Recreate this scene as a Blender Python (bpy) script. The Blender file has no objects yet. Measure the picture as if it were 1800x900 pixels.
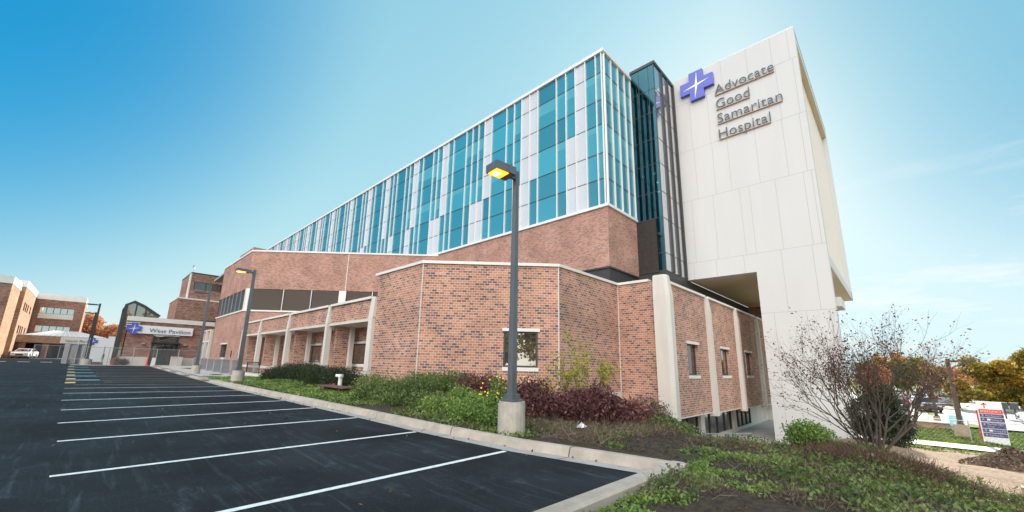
import bpy, math, random
import numpy as np
from mathutils import Vector, Matrix
random.seed(7); RNG = np.random.default_rng(11)
R = math.radians
SC = bpy.context.scene
COL = SC.collection

# ------------------------------------------------------------------ camera
cam_d = bpy.data.cameras.new("camera"); cam = bpy.data.objects.new("camera", cam_d); COL.objects.link(cam)
cam_d.sensor_width = 36.0; cam_d.sensor_fit = 'HORIZONTAL'
cam_d.lens = 697.0 / 1800.0 * 36.0
cam_d.shift_x = 19.0 / 1800.0; cam_d.shift_y = 43.0 / 1800.0
cam_d.clip_start = 0.05; cam_d.clip_end = 3000
def _n(a): return a / np.linalg.norm(a)
def _v(x, y): return np.array([x - 881.0, -(y - 493.0), -697.0])
_Z = _n(_v(965, -2745)); _X = _n(_v(1585, 662)); _X = _n(_X - _Z * _X.dot(_Z)); _Y = np.cross(_Z, _X)
CR = np.array([_X, _Y, _Z])
cam.matrix_world = Matrix.Translation((0, 0, 1.6)) @ Matrix(CR.tolist()).to_4x4()
SC.camera = cam

# ------------------------------------------------------------------ sky, sun, exposure
SUN_EL, SUN_AZ = 24.0, 4.5        # azimuth from +X towards +Y: the sun stands behind the white tower
w = bpy.data.worlds.new("World"); SC.world = w; w.use_nodes = True
nt = w.node_tree; nt.nodes.clear()
wo = nt.nodes.new('ShaderNodeOutputWorld'); bg = nt.nodes.new('ShaderNodeBackground')
sky = nt.nodes.new('ShaderNodeTexSky'); sky.sky_type = 'NISHITA'; sky.sun_disc = False
sky.sun_elevation = R(SUN_EL); sky.sun_rotation = R(90 - SUN_AZ)
sky.air_density = 1.0; sky.dust_density = 0.35; sky.ozone_density = 1.6; sky.altitude = 200
bg.inputs['Strength'].default_value = 0.13
hs = nt.nodes.new('ShaderNodeHueSaturation'); hs.inputs['Saturation'].default_value = 1.12; hs.inputs['Hue'].default_value = 0.487
# thin wisps of cloud low over the horizon
tc = nt.nodes.new('ShaderNodeTexCoord'); mp = nt.nodes.new('ShaderNodeMapping'); mp.inputs['Scale'].default_value = (1.6, 1.6, 9)
ns = nt.nodes.new('ShaderNodeTexNoise'); ns.inputs['Scale'].default_value = 2.3; ns.inputs['Detail'].default_value = 6; ns.inputs['Roughness'].default_value = .6
cr = nt.nodes.new('ShaderNodeValToRGB'); cr.color_ramp.elements[0].position = .52; cr.color_ramp.elements[1].position = .74
sx = nt.nodes.new('ShaderNodeSeparateXYZ'); band = nt.nodes.new('ShaderNodeMapRange')
band.inputs['From Min'].default_value = .42; band.inputs['From Max'].default_value = .06
ml = nt.nodes.new('ShaderNodeMath'); ml.operation = 'MULTIPLY'
ml2 = nt.nodes.new('ShaderNodeMath'); ml2.operation = 'MULTIPLY'; ml2.inputs[1].default_value = .95
mx = nt.nodes.new('ShaderNodeMix'); mx.data_type = 'RGBA'; mx.inputs[7].default_value = (3.1, 3.0, 3.0, 1)
L = nt.links.new
L(tc.outputs['Generated'], mp.inputs[0]); L(mp.outputs[0], ns.inputs[0]); L(ns.outputs[0], cr.inputs[0])
L(tc.outputs['Generated'], sx.inputs[0]); L(sx.outputs[2], band.inputs[0])
L(cr.outputs[0], ml.inputs[0]); L(band.outputs[0], ml.inputs[1]); L(ml.outputs[0], ml2.inputs[0])
L(sky.outputs[0], hs.inputs['Color'])
# thin high haze evens the sky out towards the sun
def vmath(op, a, b_):
    x = nt.nodes.new('ShaderNodeVectorMath'); x.operation = op
    for i, q in enumerate((a, b_)):
        if isinstance(q, tuple): x.inputs[i].default_value = q
        else: L(q, x.inputs[i])
    return x.outputs['Value'] if op == 'DOT_PRODUCT' else x.outputs[0]
SK_K, SK_G = (.62, .82, 1.0), (1.72, 2.55, 3.0)
den = vmath('ADD', vmath('MULTIPLY', hs.outputs[0], SK_K), (1, 1, 1))
soft = vmath('MULTIPLY', vmath('DIVIDE', hs.outputs[0], den), SK_G)
def lobe(px, py, lo, hi):
    """0..1 mask round the sky direction of a point of the view"""
    d = vmath('DOT_PRODUCT', tc.outputs['Generated'], tuple(_n(CR @ _v(px, py)))); r = nt.nodes.new('ShaderNodeMapRange'); r.interpolation_type = 'SMOOTHSTEP'
    r.inputs[1].default_value = lo; r.inputs[2].default_value = hi; L(d, r.inputs[0]); return r.outputs[0]
def tinted(src, fac, col):
    q = nt.nodes.new('ShaderNodeMix'); q.data_type = 'RGBA'; q.blend_type = 'MULTIPLY'; L(fac, q.inputs[0]); L(src, q.inputs[6]); q.inputs[7].default_value = (*col, 1); return q.outputs[2]
soft = tinted(soft, lobe(-400, -350, .77, 1.0), (.05, .52, .86))
soft = tinted(soft, lobe(2200, -250, .86, 1.0), (.35, .62, .78))
soft = tinted(soft, lobe(1420, 400, .72, 1.0), (1.16, 1.11, 1.08))
soft = tinted(soft, lobe(2000, 700, .80, 1.0), (.74, .86, .95))
L(soft, mx.inputs[6])
ml3 = nt.nodes.new('ShaderNodeMath'); ml3.operation = 'MULTIPLY'; L(ml2.outputs[0], ml3.inputs[0]); L(lobe(1650, 560, .85, .97), ml3.inputs[1]); L(ml3.outputs[0], mx.inputs[0])
# unseen bright cloud bank added overhead and behind the viewer to fill the shaded walls
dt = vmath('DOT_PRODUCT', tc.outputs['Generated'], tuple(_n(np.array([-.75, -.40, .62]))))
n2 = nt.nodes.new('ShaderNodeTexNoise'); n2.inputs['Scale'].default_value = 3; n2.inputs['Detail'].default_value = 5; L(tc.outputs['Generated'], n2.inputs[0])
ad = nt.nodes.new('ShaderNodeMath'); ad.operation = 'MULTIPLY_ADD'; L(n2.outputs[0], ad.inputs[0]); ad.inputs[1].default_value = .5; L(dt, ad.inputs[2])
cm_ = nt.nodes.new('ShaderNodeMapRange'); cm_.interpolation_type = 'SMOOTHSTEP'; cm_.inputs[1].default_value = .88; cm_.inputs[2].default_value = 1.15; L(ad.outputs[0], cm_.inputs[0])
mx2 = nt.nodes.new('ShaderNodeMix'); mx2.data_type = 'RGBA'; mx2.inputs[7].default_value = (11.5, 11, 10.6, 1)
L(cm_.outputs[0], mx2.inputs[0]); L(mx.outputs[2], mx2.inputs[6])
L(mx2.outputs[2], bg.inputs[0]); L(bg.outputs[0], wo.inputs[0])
sd = bpy.data.lights.new("sun", 'SUN'); sd.energy = 3.2; sd.angle = R(0.6); sd.color = (1, .93, .82)
sun = bpy.data.objects.new("sun", sd); COL.objects.link(sun)
dv = Vector((math.cos(R(SUN_EL)) * math.cos(R(SUN_AZ)), math.cos(R(SUN_EL)) * math.sin(R(SUN_AZ)), math.sin(R(SUN_EL))))
sun.rotation_euler = dv.to_track_quat('Z', 'Y').to_euler(); sun.location = dv * 200
SC.view_settings.view_transform = 'Standard'; SC.view_settings.look = 'None'
SC.view_settings.gamma = 1; SC.view_settings.use_curve_mapping = False
SC.view_settings.exposure = 1.45

# ------------------------------------------------------------------ materials
def newmat(name):
    m = bpy.data.materials.new(name); m.use_nodes = True
    n = m.node_tree; return m, n, n.nodes['Principled BSDF']
def mat(name, col, rough=.6, metal=0, noise=0.0, nscale=3.0, bump=0.0, bscale=40, spec=.5, coat=0, coord='Object', streak=0):
    m, n, b = newmat(name)
    b.inputs['Roughness'].default_value = rough; b.inputs['Metallic'].default_value = metal
    b.inputs['Specular IOR Level'].default_value = spec; b.inputs['Coat Weight'].default_value = coat
    c = (*col, 1)
    if noise or bump or streak:
        t = n.nodes.new('ShaderNodeTexCoord')
    if noise:
        x = n.nodes.new('ShaderNodeTexNoise'); x.inputs['Scale'].default_value = nscale; x.inputs['Detail'].default_value = 5; x.inputs['Roughness'].default_value = .62
        if streak:
            mpp = n.nodes.new('ShaderNodeMapping'); mpp.inputs['Scale'].default_value = (1, 1, streak)
            n.links.new(t.outputs[coord], mpp.inputs[0]); n.links.new(mpp.outputs[0], x.inputs[0])
        else: n.links.new(t.outputs[coord], x.inputs[0])
        r = n.nodes.new('ShaderNodeMapRange'); r.inputs[1].default_value = .3; r.inputs[2].default_value = .7
        r.inputs[3].default_value = 1 - noise; r.inputs[4].default_value = 1 + noise
        n.links.new(x.outputs[0], r.inputs[0])
        q = n.nodes.new('ShaderNodeVectorMath'); q.operation = 'SCALE'; q.inputs[0].default_value = col
        n.links.new(r.outputs[0], q.inputs['Scale']); n.links.new(q.outputs[0], b.inputs['Base Color'])
    else: b.inputs['Base Color'].default_value = c
    if bump:
        x = n.nodes.new('ShaderNodeTexNoise'); x.inputs['Scale'].default_value = bscale; x.inputs['Detail'].default_value = 4
        n.links.new(t.outputs[coord], x.inputs[0]); bp = n.nodes.new('ShaderNodeBump'); bp.inputs['Strength'].default_value = bump; bp.inputs['Distance'].default_value = .02
        n.links.new(x.outputs[0], bp.inputs['Height']); n.links.new(bp.outputs[0], b.inputs['Normal'])
    return m
def brick(name, bw, bh, ramp, mortar, ms=.011, patch=.18):
    m, n, b = newmat(name); b.inputs['Roughness'].default_value = .85; b.inputs['Specular IOR Level'].default_value = .3
    t = n.nodes.new('ShaderNodeTexCoord'); k = n.nodes.new('ShaderNodeTexBrick')
    k.inputs['Scale'].default_value = 1; k.inputs['Brick Width'].default_value = bw; k.inputs['Row Height'].default_value = bh
    k.inputs['Mortar Size'].default_value = ms; k.inputs['Mortar Smooth'].default_value = .25
    k.inputs['Color1'].default_value = (0, 0, 0, 1); k.inputs['Color2'].default_value = (1, 1, 1, 1); k.inputs['Mortar'].default_value = (.5, .5, .5, 1)
    n.links.new(t.outputs['UV'], k.inputs['Vector'])
    r = n.nodes.new('ShaderNodeValToRGB'); r.color_ramp.interpolation = 'LINEAR'
    els = r.color_ramp.elements
    while len(els) < len(ramp): els.new(.5)
    for e, (p, c) in zip(els, ramp): e.position = p; e.color = (*c, 1)
    n.links.new(k.outputs['Color'], r.inputs[0])
    ns = n.nodes.new('ShaderNodeTexNoise'); ns.inputs['Scale'].default_value = .7; ns.inputs['Detail'].default_value = 6; n.links.new(t.outputs['UV'], ns.inputs[0])
    mr = n.nodes.new('ShaderNodeMapRange'); mr.inputs[1].default_value = .3; mr.inputs[2].default_value = .7; mr.inputs[3].default_value = 1 - patch; mr.inputs[4].default_value = 1 + patch
    n.links.new(ns.outputs[0], mr.inputs[0])
    mm = n.nodes.new('ShaderNodeMix'); mm.data_type = 'RGBA'; n.links.new(k.outputs['Fac'], mm.inputs[0]); n.links.new(r.outputs[0], mm.inputs[6]); mm.inputs[7].default_value = (*mortar, 1)
    sc = n.nodes.new('ShaderNodeVectorMath'); sc.operation = 'SCALE'; n.links.new(mm.outputs[2], sc.inputs[0]); n.links.new(mr.outputs[0], sc.inputs['Scale'])
    n.links.new(sc.outputs[0], b.inputs['Base Color'])
    bp = n.nodes.new('ShaderNodeBump'); bp.invert = True; bp.inputs['Strength'].default_value = .5; bp.inputs['Distance'].default_value = .006
    n.links.new(k.outputs['Fac'], bp.inputs['Height']); n.links.new(bp.outputs[0], b.inputs['Normal'])
    return m
def glass(name, col, rough=.02, spec=1.0, metal=0.0, var=.0, ior=1.6, wave=.0):
    m, n, b = newmat(name); b.inputs['Base Color'].default_value = (*col, 1); b.inputs['Roughness'].default_value = rough
    b.inputs['Specular IOR Level'].default_value = spec; b.inputs['Metallic'].default_value = metal; b.inputs['IOR'].default_value = ior
    if var:
        oi = n.nodes.new('ShaderNodeObjectInfo'); mr = n.nodes.new('ShaderNodeMapRange'); mr.inputs[3].default_value = 1 - var; mr.inputs[4].default_value = 1 + var
        n.links.new(oi.outputs['Random'], mr.inputs[0]); q = n.nodes.new('ShaderNodeVectorMath'); q.operation = 'SCALE'; q.inputs[0].default_value = col
        n.links.new(mr.outputs[0], q.inputs['Scale']); n.links.new(q.outputs[0], b.inputs['Base Color'])
    if wave:
        t = n.nodes.new('ShaderNodeTexCoord'); x = n.nodes.new('ShaderNodeTexNoise'); x.inputs['Scale'].default_value = .8; x.inputs['Detail'].default_value = 1
        n.links.new(t.outputs['Object'], x.inputs[0]); bp = n.nodes.new('ShaderNodeBump'); bp.inputs['Strength'].default_value = wave; bp.inputs['Distance'].default_value = .02
        n.links.new(x.outputs[0], bp.inputs['Height']); n.links.new(bp.outputs[0], b.inputs['Normal'])
    return m
def clear_glass(name, tint, mixfac=.75):
    m, n, b = newmat(name); n.nodes.remove(b); o = n.nodes['Material Output']
    tr = n.nodes.new('ShaderNodeBsdfTransparent'); tr.inputs[0].default_value = (*tint, 1)
    gl = n.nodes.new('ShaderNodeBsdfGlossy'); gl.inputs['Roughness'].default_value = .01; gl.inputs['Color'].default_value = (.14, .38, .48, 1)
    fr = n.nodes.new('ShaderNodeFresnel'); fr.inputs[0].default_value = 1.75
    mr = n.nodes.new('ShaderNodeMapRange'); mr.inputs[3].default_value = mixfac * .18; mr.inputs[4].default_value = 1
    n.links.new(fr.outputs[0], mr.inputs[0])
    s = n.nodes.new('ShaderNodeMixShader'); n.links.new(mr.outputs[0], s.inputs[0]); n.links.new(tr.outputs[0], s.inputs[1]); n.links.new(gl.outputs[0], s.inputs[2]); n.links.new(s.outputs[0], o.inputs[0])
    return m
def leafmat(name, ramp, rough=.6, trans=.25):
    m, n, b = newmat(name); b.inputs['Roughness'].default_value = rough; b.inputs['Specular IOR Level'].default_value = .3
    a = n.nodes.new('ShaderNodeAttribute'); a.attribute_name = 'rnd'
    r = n.nodes.new('ShaderNodeValToRGB'); els = r.color_ramp.elements
    while len(els) < len(ramp): els.new(.5)
    for e, (p, c) in zip(els, ramp): e.position = p; e.color = (*c, 1)
    n.links.new(a.outputs['Fac'], r.inputs[0]); n.links.new(r.outputs[0], b.inputs['Base Color'])
    o = n.nodes['Material Output']; tl = n.nodes.new('ShaderNodeBsdfTranslucent'); n.links.new(r.outputs[0], tl.inputs[0])
    s = n.nodes.new('ShaderNodeMixShader'); s.inputs[0].default_value = trans
    n.links.new(b.outputs[0], s.inputs[1]); n.links.new(tl.outputs[0], s.inputs[2]); n.links.new(s.outputs[0], o.inputs[0])
    return m
def emit(name, col, st):
    m, n, b = newmat(name); b.inputs['Base Color'].default_value = (*col, 1); b.inputs['Emission Color'].default_value = (*col, 1); b.inputs['Emission Strength'].default_value = st
    return m
M = {}
pod_ramp = [(0, (.14, .08, .078)), (.16, (.20, .11, .095)), (.27, (.28, .145, .11)), (.38, (.39, .172, .108)), (.7, (.45, .20, .122)), (1, (.50, .26, .165))]
M['brick'] = brick('front brick', .2032, .1016, pod_ramp, (.54, .46, .41))
M['brick_up'] = brick('upper brick', .2032, .0677, [(0, (.19, .11, .10)), (.25, (.27, .15, .12)), (.38, (.38, .185, .135)), (.7, (.42, .205, .15)), (1, (.47, .25, .185))], (.44, .32, .27), .009)
M['brick_far'] = brick('brown brick', .30, .1016, [(0, (.12, .055, .045)), (.5, (.26, .12, .085)), (1, (.36, .18, .12))], (.36, .27, .22))
M['brick_tan'] = brick('tan brick', .30, .1016, [(0, (.24, .13, .085)), (.5, (.36, .21, .13)), (1, (.46, .29, .19))], (.42, .32, .25))
M['concrete'] = mat('pale precast concrete', (.60, .57, .52), .75, noise=.08, nscale=1.2, bump=.15, bscale=30, streak=.25)
M['coping'] = mat('white coping', (.70, .68, .64), .55, noise=.05, nscale=1)
M['tower_white'] = mat('white tower panels', (.555, .562, .56), .6, noise=.03, nscale=.45, bump=.03, bscale=8, streak=.22)
M['rib_white'] = mat('ribbed white metal', (.62, .60, .56), .5)
M['joint'] = mat('panel joint', (.38, .37, .355), .8)
M['soffit'] = mat('tan soffit', (.72, .55, .36), .6, noise=.06, nscale=.6)
M['black'] = mat('black metal cladding', (.035, .034, .036), .5, noise=.15, nscale=2)
M['blackbrick'] = mat('rough black cladding', (.03, .025, .023), .8, noise=.3, nscale=5, bump=.5, bscale=14)
M['frame'] = mat('dark window frame', (.04, .045, .05), .4)
M['fin'] = mat('white mullion', (.74, .74, .74), .35)
M['louver'] = mat('bronze louver', (.26, .22, .19), .45, metal=.3)
M['louver_grey'] = mat('grey louver', (.38, .40, .41), .35, metal=.4)
M['glass_teal'] = glass('teal curtain wall glass', (.038, .24, .32), .012, .9, var=.22, ior=1.8, wave=.12)
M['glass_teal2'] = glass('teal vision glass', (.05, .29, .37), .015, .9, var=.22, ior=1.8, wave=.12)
M['panel_white'] = mat('white spandrel panel', (.54, .575, .62), .22, noise=.03, nscale=.5, spec=.6)
M['glass_link'] = clear_glass('tinted stair glass', (.10, .30, .36), .9)
M['glass_mirror'] = glass('grey reflective glass', (.60, .64, .65), .015, .9, metal=.85, wave=.03)
M['glass_dark'] = glass('dark window glass', (.045, .045, .04), .012, .9, metal=.0, ior=1.7)
M['glass_gold'] = glass('reflective window glass', (.40, .37, .32), .015, .9, metal=.9, wave=.08)
M['asphalt'] = None
M['stripe'] = mat('white road paint', (.70, .73, .74), .6, noise=.22, nscale=14)
M['yellow'] = mat('faded yellow paint', (.60, .38, .10), .7, noise=.2, nscale=8)
M['yellow_thin'] = mat('worn yellow paint', (.46, .36, .22), .8, noise=.4, nscale=8)
M['blue'] = mat('blue road paint', (.28, .74, .95), .6, noise=.15, nscale=8)
M['kerb'] = mat('weathered kerb concrete', (.40, .35, .295), .85, noise=.22, nscale=2.2, bump=.4, bscale=45)
M['gutter'] = mat('gutter concrete', (.37, .355, .335), .85, noise=.2, nscale=3, bump=.3, bscale=40)
M['walk'] = mat('sidewalk concrete', (.46, .45, .43), .8, noise=.1, nscale=1.5, bump=.2)
M['road'] = mat('pale road', (.30, .29, .28), .85, noise=.12, nscale=.5)
M['pole'] = mat('grey painted pole', (.15, .16, .175), .45, metal=.5, noise=.15, nscale=6, streak=.2)
M['pole_dark'] = mat('dark bronze pole', (.055, .045, .04), .45, metal=.3)
M['lamp_lit'] = emit('sodium lamp lens', (1, .27, .01), 2.4)
M['lamp_hot'] = emit('sodium lamp bulb', (1, .50, .12), 4.0)
M['spot'] = emit('warm downlight', (1, .75, .4), 6.0)
M['galv'] = mat('galvanised steel', (.42, .44, .46), .4, metal=.7)
M['sign_blue'] = mat('violet blue sign face', (.085, .11, .50), .3, noise=.03)
M['sign_white'] = mat('white sign face', (.78, .79, .80), .4)
M['letter'] = mat('slate sign letters', (.055, .09, .105), .4)
M['ledge'] = mat('letter rail', (.50, .33, .22), .5)
M['navy'] = mat('navy sign band', (.06, .05, .17), .5)
M['red'] = mat('red sign band', (.62, .04, .03), .5)
M['cone'] = mat('red orange cone', (.75, .09, .06), .5)
M['carwhite'] = mat('white car paint', (.78, .80, .82), .25, coat=1)
M['carblack'] = mat('black car paint', (.02, .021, .025), .22, coat=1)
M['carred'] = mat('red car paint', (.40, .02, .025), .25, coat=1)
M['carsilver'] = mat('silver car paint', (.42, .44, .46), .28, metal=.6, coat=1)
M['cargrey'] = mat('grey car paint', (.12, .125, .135), .28, metal=.4, coat=1)
M['carglass'] = glass('car glass', (.02, .025, .03), .03, .8)
M['tyre'] = mat('tyre rubber', (.02, .02, .02), .8)
M['rim'] = mat('alloy rim', (.45, .46, .48), .3, metal=.9)
M['tail'] = mat('red tail lamp', (.4, .02, .02), .3)
M['headl'] = mat('clear headlight', (.7, .72, .75), .1)
M['wood'] = mat('weathered brown boards', (.13, .075, .055), .8, noise=.25, nscale=5)
M['redpaint'] = mat('red pipe paint', (.5, .03, .03), .4)
M['bark'] = mat('grey brown bark', (.085, .065, .052), .9, noise=.3, nscale=12)
M['skin'] = mat('skin', (.5, .3, .22), .6)
M['hivis'] = mat('hi-vis yellow cloth', (.6, .65, .05), .7)
M['trousers'] = mat('dark trousers', (.03, .035, .06), .8)
M['roof'] = mat('roof membrane', (.35, .35, .34), .8)
M['canopy_roof'] = mat('pale ribbed canopy roof', (.33, .35, .39), .45, noise=.04)
M['leaf_green'] = leafmat('green weed leaves', [(0, (.035, .055, .022)), (.45, (.10, .15, .045)), (.8, (.20, .27, .075)), (1, (.34, .33, .15))])
M['leaf_bright'] = leafmat('bright green leaves', [(0, (.07, .13, .03)), (.6, (.17, .28, .06)), (1, (.33, .42, .12))])
M['leaf_hedge'] = leafmat('dark hedge leaves', [(0, (.012, .022, .01)), (.6, (.035, .055, .022)), (1, (.09, .11, .045))])
M['leaf_burg'] = leafmat('burgundy leaves', [(0, (.045, .022, .022)), (.45, (.13, .05, .052)), (.8, (.26, .11, .10)), (1, (.36, .25, .17))])
M['leaf_yellow'] = leafmat('yellow green leaves', [(0, (.20, .26, .03)), (.6, (.42, .42, .05)), (1, (.55, .42, .08))], trans=.35)
M['leaf_brown'] = leafmat('dry brown leaves', [(0, (.05, .03, .022)), (.6, (.12, .065, .045)), (1, (.22, .13, .09))])
M['leaf_redbrown'] = leafmat('reddish brown leaves', [(0, (.07, .035, .025)), (.6, (.17, .075, .05)), (1, (.30, .17, .11))], trans=.4)
M['soil_dark'] = leafmat('dark soil crumbs', [(0, (.02, .016, .013)), (1, (.075, .058, .045))], trans=0)
M['leaf_dry'] = leafmat('dry weed stalks', [(0, (.09, .06, .045)), (.6, (.19, .14, .10)), (1, (.32, .26, .18))])
M['leaf_orange'] = leafmat('orange autumn leaves', [(0, (.34, .13, .07)), (.5, (.58, .27, .14)), (1, (.70, .44, .27))], trans=.4)
M['leaf_gold'] = leafmat('golden autumn leaves', [(0, (.07, .09, .02)), (.45, (.18, .17, .03)), (.8, (.48, .30, .04)), (1, (.65, .34, .05))], trans=.4)
M['leaf_conifer'] = leafmat('conifer needles', [(0, (.012, .022, .012)), (.6, (.03, .05, .022)), (1, (.08, .09, .04))])
M['flower'] = mat('yellow flowers', (.75, .50, .03), .6)
M['grass'] = leafmat('grass blades', [(0, (.05, .09, .02)), (.5, (.13, .20, .04)), (1, (.30, .32, .10))])
M['litter'] = mat('white litter', (.7, .72, .74), .5)
M['mulch'] = mat('brown mulch', (.12, .075, .05), .95, noise=.5, nscale=14, bump=1, bscale=25)

def add_blinds_and_glints(m):  # lighter pane tops: drawn blinds, plus ceiling-light reflections painted into the colour
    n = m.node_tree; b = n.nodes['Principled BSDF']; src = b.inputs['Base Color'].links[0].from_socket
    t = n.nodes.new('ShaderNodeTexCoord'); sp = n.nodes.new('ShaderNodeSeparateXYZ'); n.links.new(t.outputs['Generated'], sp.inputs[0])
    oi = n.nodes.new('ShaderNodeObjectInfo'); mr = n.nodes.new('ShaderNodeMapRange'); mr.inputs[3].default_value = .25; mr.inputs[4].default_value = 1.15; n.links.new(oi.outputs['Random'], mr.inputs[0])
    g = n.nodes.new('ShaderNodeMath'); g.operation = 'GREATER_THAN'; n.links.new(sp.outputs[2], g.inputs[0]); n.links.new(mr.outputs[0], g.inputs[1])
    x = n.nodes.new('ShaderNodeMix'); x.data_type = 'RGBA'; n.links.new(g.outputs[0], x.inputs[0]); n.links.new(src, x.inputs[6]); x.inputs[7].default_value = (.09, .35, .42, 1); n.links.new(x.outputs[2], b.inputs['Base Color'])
add_blinds_and_glints(M['glass_teal2'])
# ------------------------------------------------------------------ mesh helpers
class MB:
    def __init__(s): s.v = []; s.f = []; s.mi = []
    def quad(s, *p, mi=0):
        i = len(s.v); s.v += [tuple(map(float, q)) for q in p]; s.f.append(tuple(range(i, i + len(p)))); s.mi.append(mi); return s
    def box(s, x0, y0, z0, x1, y1, z1, mi=0):
        x0, x1 = sorted((x0, x1)); y0, y1 = sorted((y0, y1)); z0, z1 = sorted((z0, z1))
        a = [(x0, y0, z0), (x1, y0, z0), (x1, y1, z0), (x0, y1, z0), (x0, y0, z1), (x1, y0, z1), (x1, y1, z1), (x0, y1, z1)]
        for q in ((0, 3, 2, 1), (4, 5, 6, 7), (0, 1, 5, 4), (1, 2, 6, 5), (2, 3, 7, 6), (3, 0, 4, 7)): s.quad(*[a[k] for k in q], mi=mi)
        return s
    def bar(s, p, q, t, z0, z1, off=0, mi=0):
        """upright bar along the plan line p-q, t thick, shifted off to its right-hand side"""
        p = np.array(p[:2], float); q = np.array(q[:2], float); d = _n(q - p); n = np.array([d[1], -d[0]])
        a = p + n * off; b = q + n * off; c = b + n * t; e = a + n * t
        return s.prism([a, b, c, e], z0, z1, mi)
    def prism(s, pts, z0, z1, mi=0):
        pts = [tuple(map(float, p[:2])) for p in pts]
        ar = sum(pts[i][0] * pts[(i + 1) % len(pts)][1] - pts[(i + 1) % len(pts)][0] * pts[i][1] for i in range(len(pts)))
        if ar < 0: pts = pts[::-1]
        n = len(pts)
        for i in range(n):
            a = pts[i]; b = pts[(i + 1) % n]; s.quad((*a, z0), (*b, z0), (*b, z1), (*a, z1), mi=mi)
        s.quad(*[(*p, z1) for p in pts], mi=mi); s.quad(*[(*p, z0) for p in pts[::-1]], mi=mi); return s
    def tube(s, pts, rads, n=8, cap=True, mi=0):
        pts = [np.array(p, float) for p in pts]; base = len(s.v)
        for i, p in enumerate(pts):
            d = pts[min(i + 1, len(pts) - 1)] - pts[max(i - 1, 0)]; d = d / (np.linalg.norm(d) + 1e-9)
            u = np.cross(d, (0, 0, 1.0)); 
            if np.linalg.norm(u) < .05: u = np.cross(d, (0, 1.0, 0))
            u = _n(u); vv = np.cross(u, d); r = rads[i] if hasattr(rads, '__len__') else rads
            for k in range(n):
                a = 2 * math.pi * (k + .5) / n; s.v.append(tuple(p + r * (math.cos(a) * u + math.sin(a) * vv)))
        for i in range(len(pts) - 1):
            for k in range(n):
                a = base + i * n + k; b = base + i * n + (k + 1) % n; s.f.append((a, b, b + n, a + n)); s.mi.append(mi)
        if cap:
            s.f.append(tuple(base + k for k in range(n))); s.mi.append(mi)
            s.f.append(tuple(base + (len(pts) - 1) * n + k for k in range(n - 1, -1, -1))); s.mi.append(mi)
        return s
    def wall(s, p, q, z0, z1, holes=(), depth=.12, mi=0):
        """brick skin on plan line p-q, outside on the right-hand side of p->q; holes: (s0, s1, za, zb)"""
        p = np.array(p[:2], float); q = np.array(q[:2], float); Ln = np.linalg.norm(q - p); d = (q - p) / Ln; n = np.array([d[1], -d[0]])
        S = sorted({0, Ln, *[h[0] for h in holes], *[h[1] for h in holes]}); Zs = sorted({z0, z1, *[h[2] for h in holes], *[h[3] for h in holes]})
        P = lambda a, z, o=0: (*(p + d * a - n * o), z)
        for a, b in zip(S[:-1], S[1:]):
            for c, e in zip(Zs[:-1], Zs[1:]):
                m_, k_ = (a + b) / 2, (c + e) / 2
                if any(h[0] < m_ < h[1] and h[2] < k_ < h[3] for h in holes): continue
                s.quad(P(a, c), P(b, c), P(b, e), P(a, e), mi=mi)
        for (a, b, c, e) in holes:
            s.quad(P(a, c), P(a, c, depth), P(b, c, depth), P(b, c), mi=mi); s.quad(P(a, e), P(b, e), P(b, e, depth), P(a, e, depth), mi=mi)
            s.quad(P(a, c), P(a, e), P(a, e, depth), P(a, c, depth), mi=mi); s.quad(P(b, c), P(b, c, depth), P(b, e, depth), P(b, e), mi=mi)
        return s
    def build(s, name, mats, parent=None, smooth=False, loc=(0, 0, 0)):
        me = bpy.data.meshes.new(name); o = None
        lx, ly, lz = loc
        me.from_pydata([(a - lx, b - ly, c - lz) for a, b, c in s.v] if any(loc) else s.v, [], s.f)
        if not isinstance(mats, (list, tuple)): mats = [mats]
        for m in mats: me.materials.append(m)
        me.polygons.foreach_set('material_index', s.mi)
        uv = me.uv_layers.new(name='UV'); data = []
        for fc in s.f:
            a, b, c = (np.array(s.v[fc[0]]), np.array(s.v[fc[1]]), np.array(s.v[fc[2]])); nn = np.cross(b - a, c - a); ln = np.linalg.norm(nn)
            nn = nn / ln if ln > 1e-12 else np.array([0, 0, 1.0])
            if abs(nn[2]) > .8:
                for k in fc: data += [s.v[k][0], s.v[k][1]]
            else:
                t = _n(np.array([-nn[1], nn[0]]))
                for k in fc: data += [s.v[k][0] * t[0] + s.v[k][1] * t[1], s.v[k][2]]
        uv.data.foreach_set('uv', data)
        if smooth: me.polygons.foreach_set('use_smooth', [True] * len(me.polygons))
        me.update()
        o = bpy.data.objects.new(name, me); COL.objects.link(o); o.location = loc
        if parent: o.parent = parent
        return o
def tag(o, label=None, cat=None, group=None, kind=None):
    if label: o['label'] = label
    if cat: o['category'] = cat
    if group: o['group'] = group
    if kind: o['kind'] = kind
    return o
def thing(name, label, cat, loc=(0, 0, 0), rz=0, group=None):
    o = bpy.data.objects.new(name, None); COL.objects.link(o); o.location = loc; o.rotation_euler = (0, 0, rz); o.empty_display_size = .3
    return tag(o, label, cat, group)
def copy_tree(root, loc, rz=0, label=None, group=None):
    kids = [o for o in root.children]
    r = root.copy(); COL.objects.link(r); r.location = loc; r.rotation_euler = (0, 0, rz)
    if label: r['label'] = label
    if group: r['group'] = group
    for ch in kids:
        c = ch.copy(); COL.objects.link(c); c.parent = r
        for g in ch.children:
            d = g.copy(); COL.objects.link(d); d.parent = c
    return r
def rootless(name, label, cat, group=None):      # building-sized things live at the world origin of their parts
    return thing(name, label, cat, (0, 0, 0), 0, group)
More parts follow.
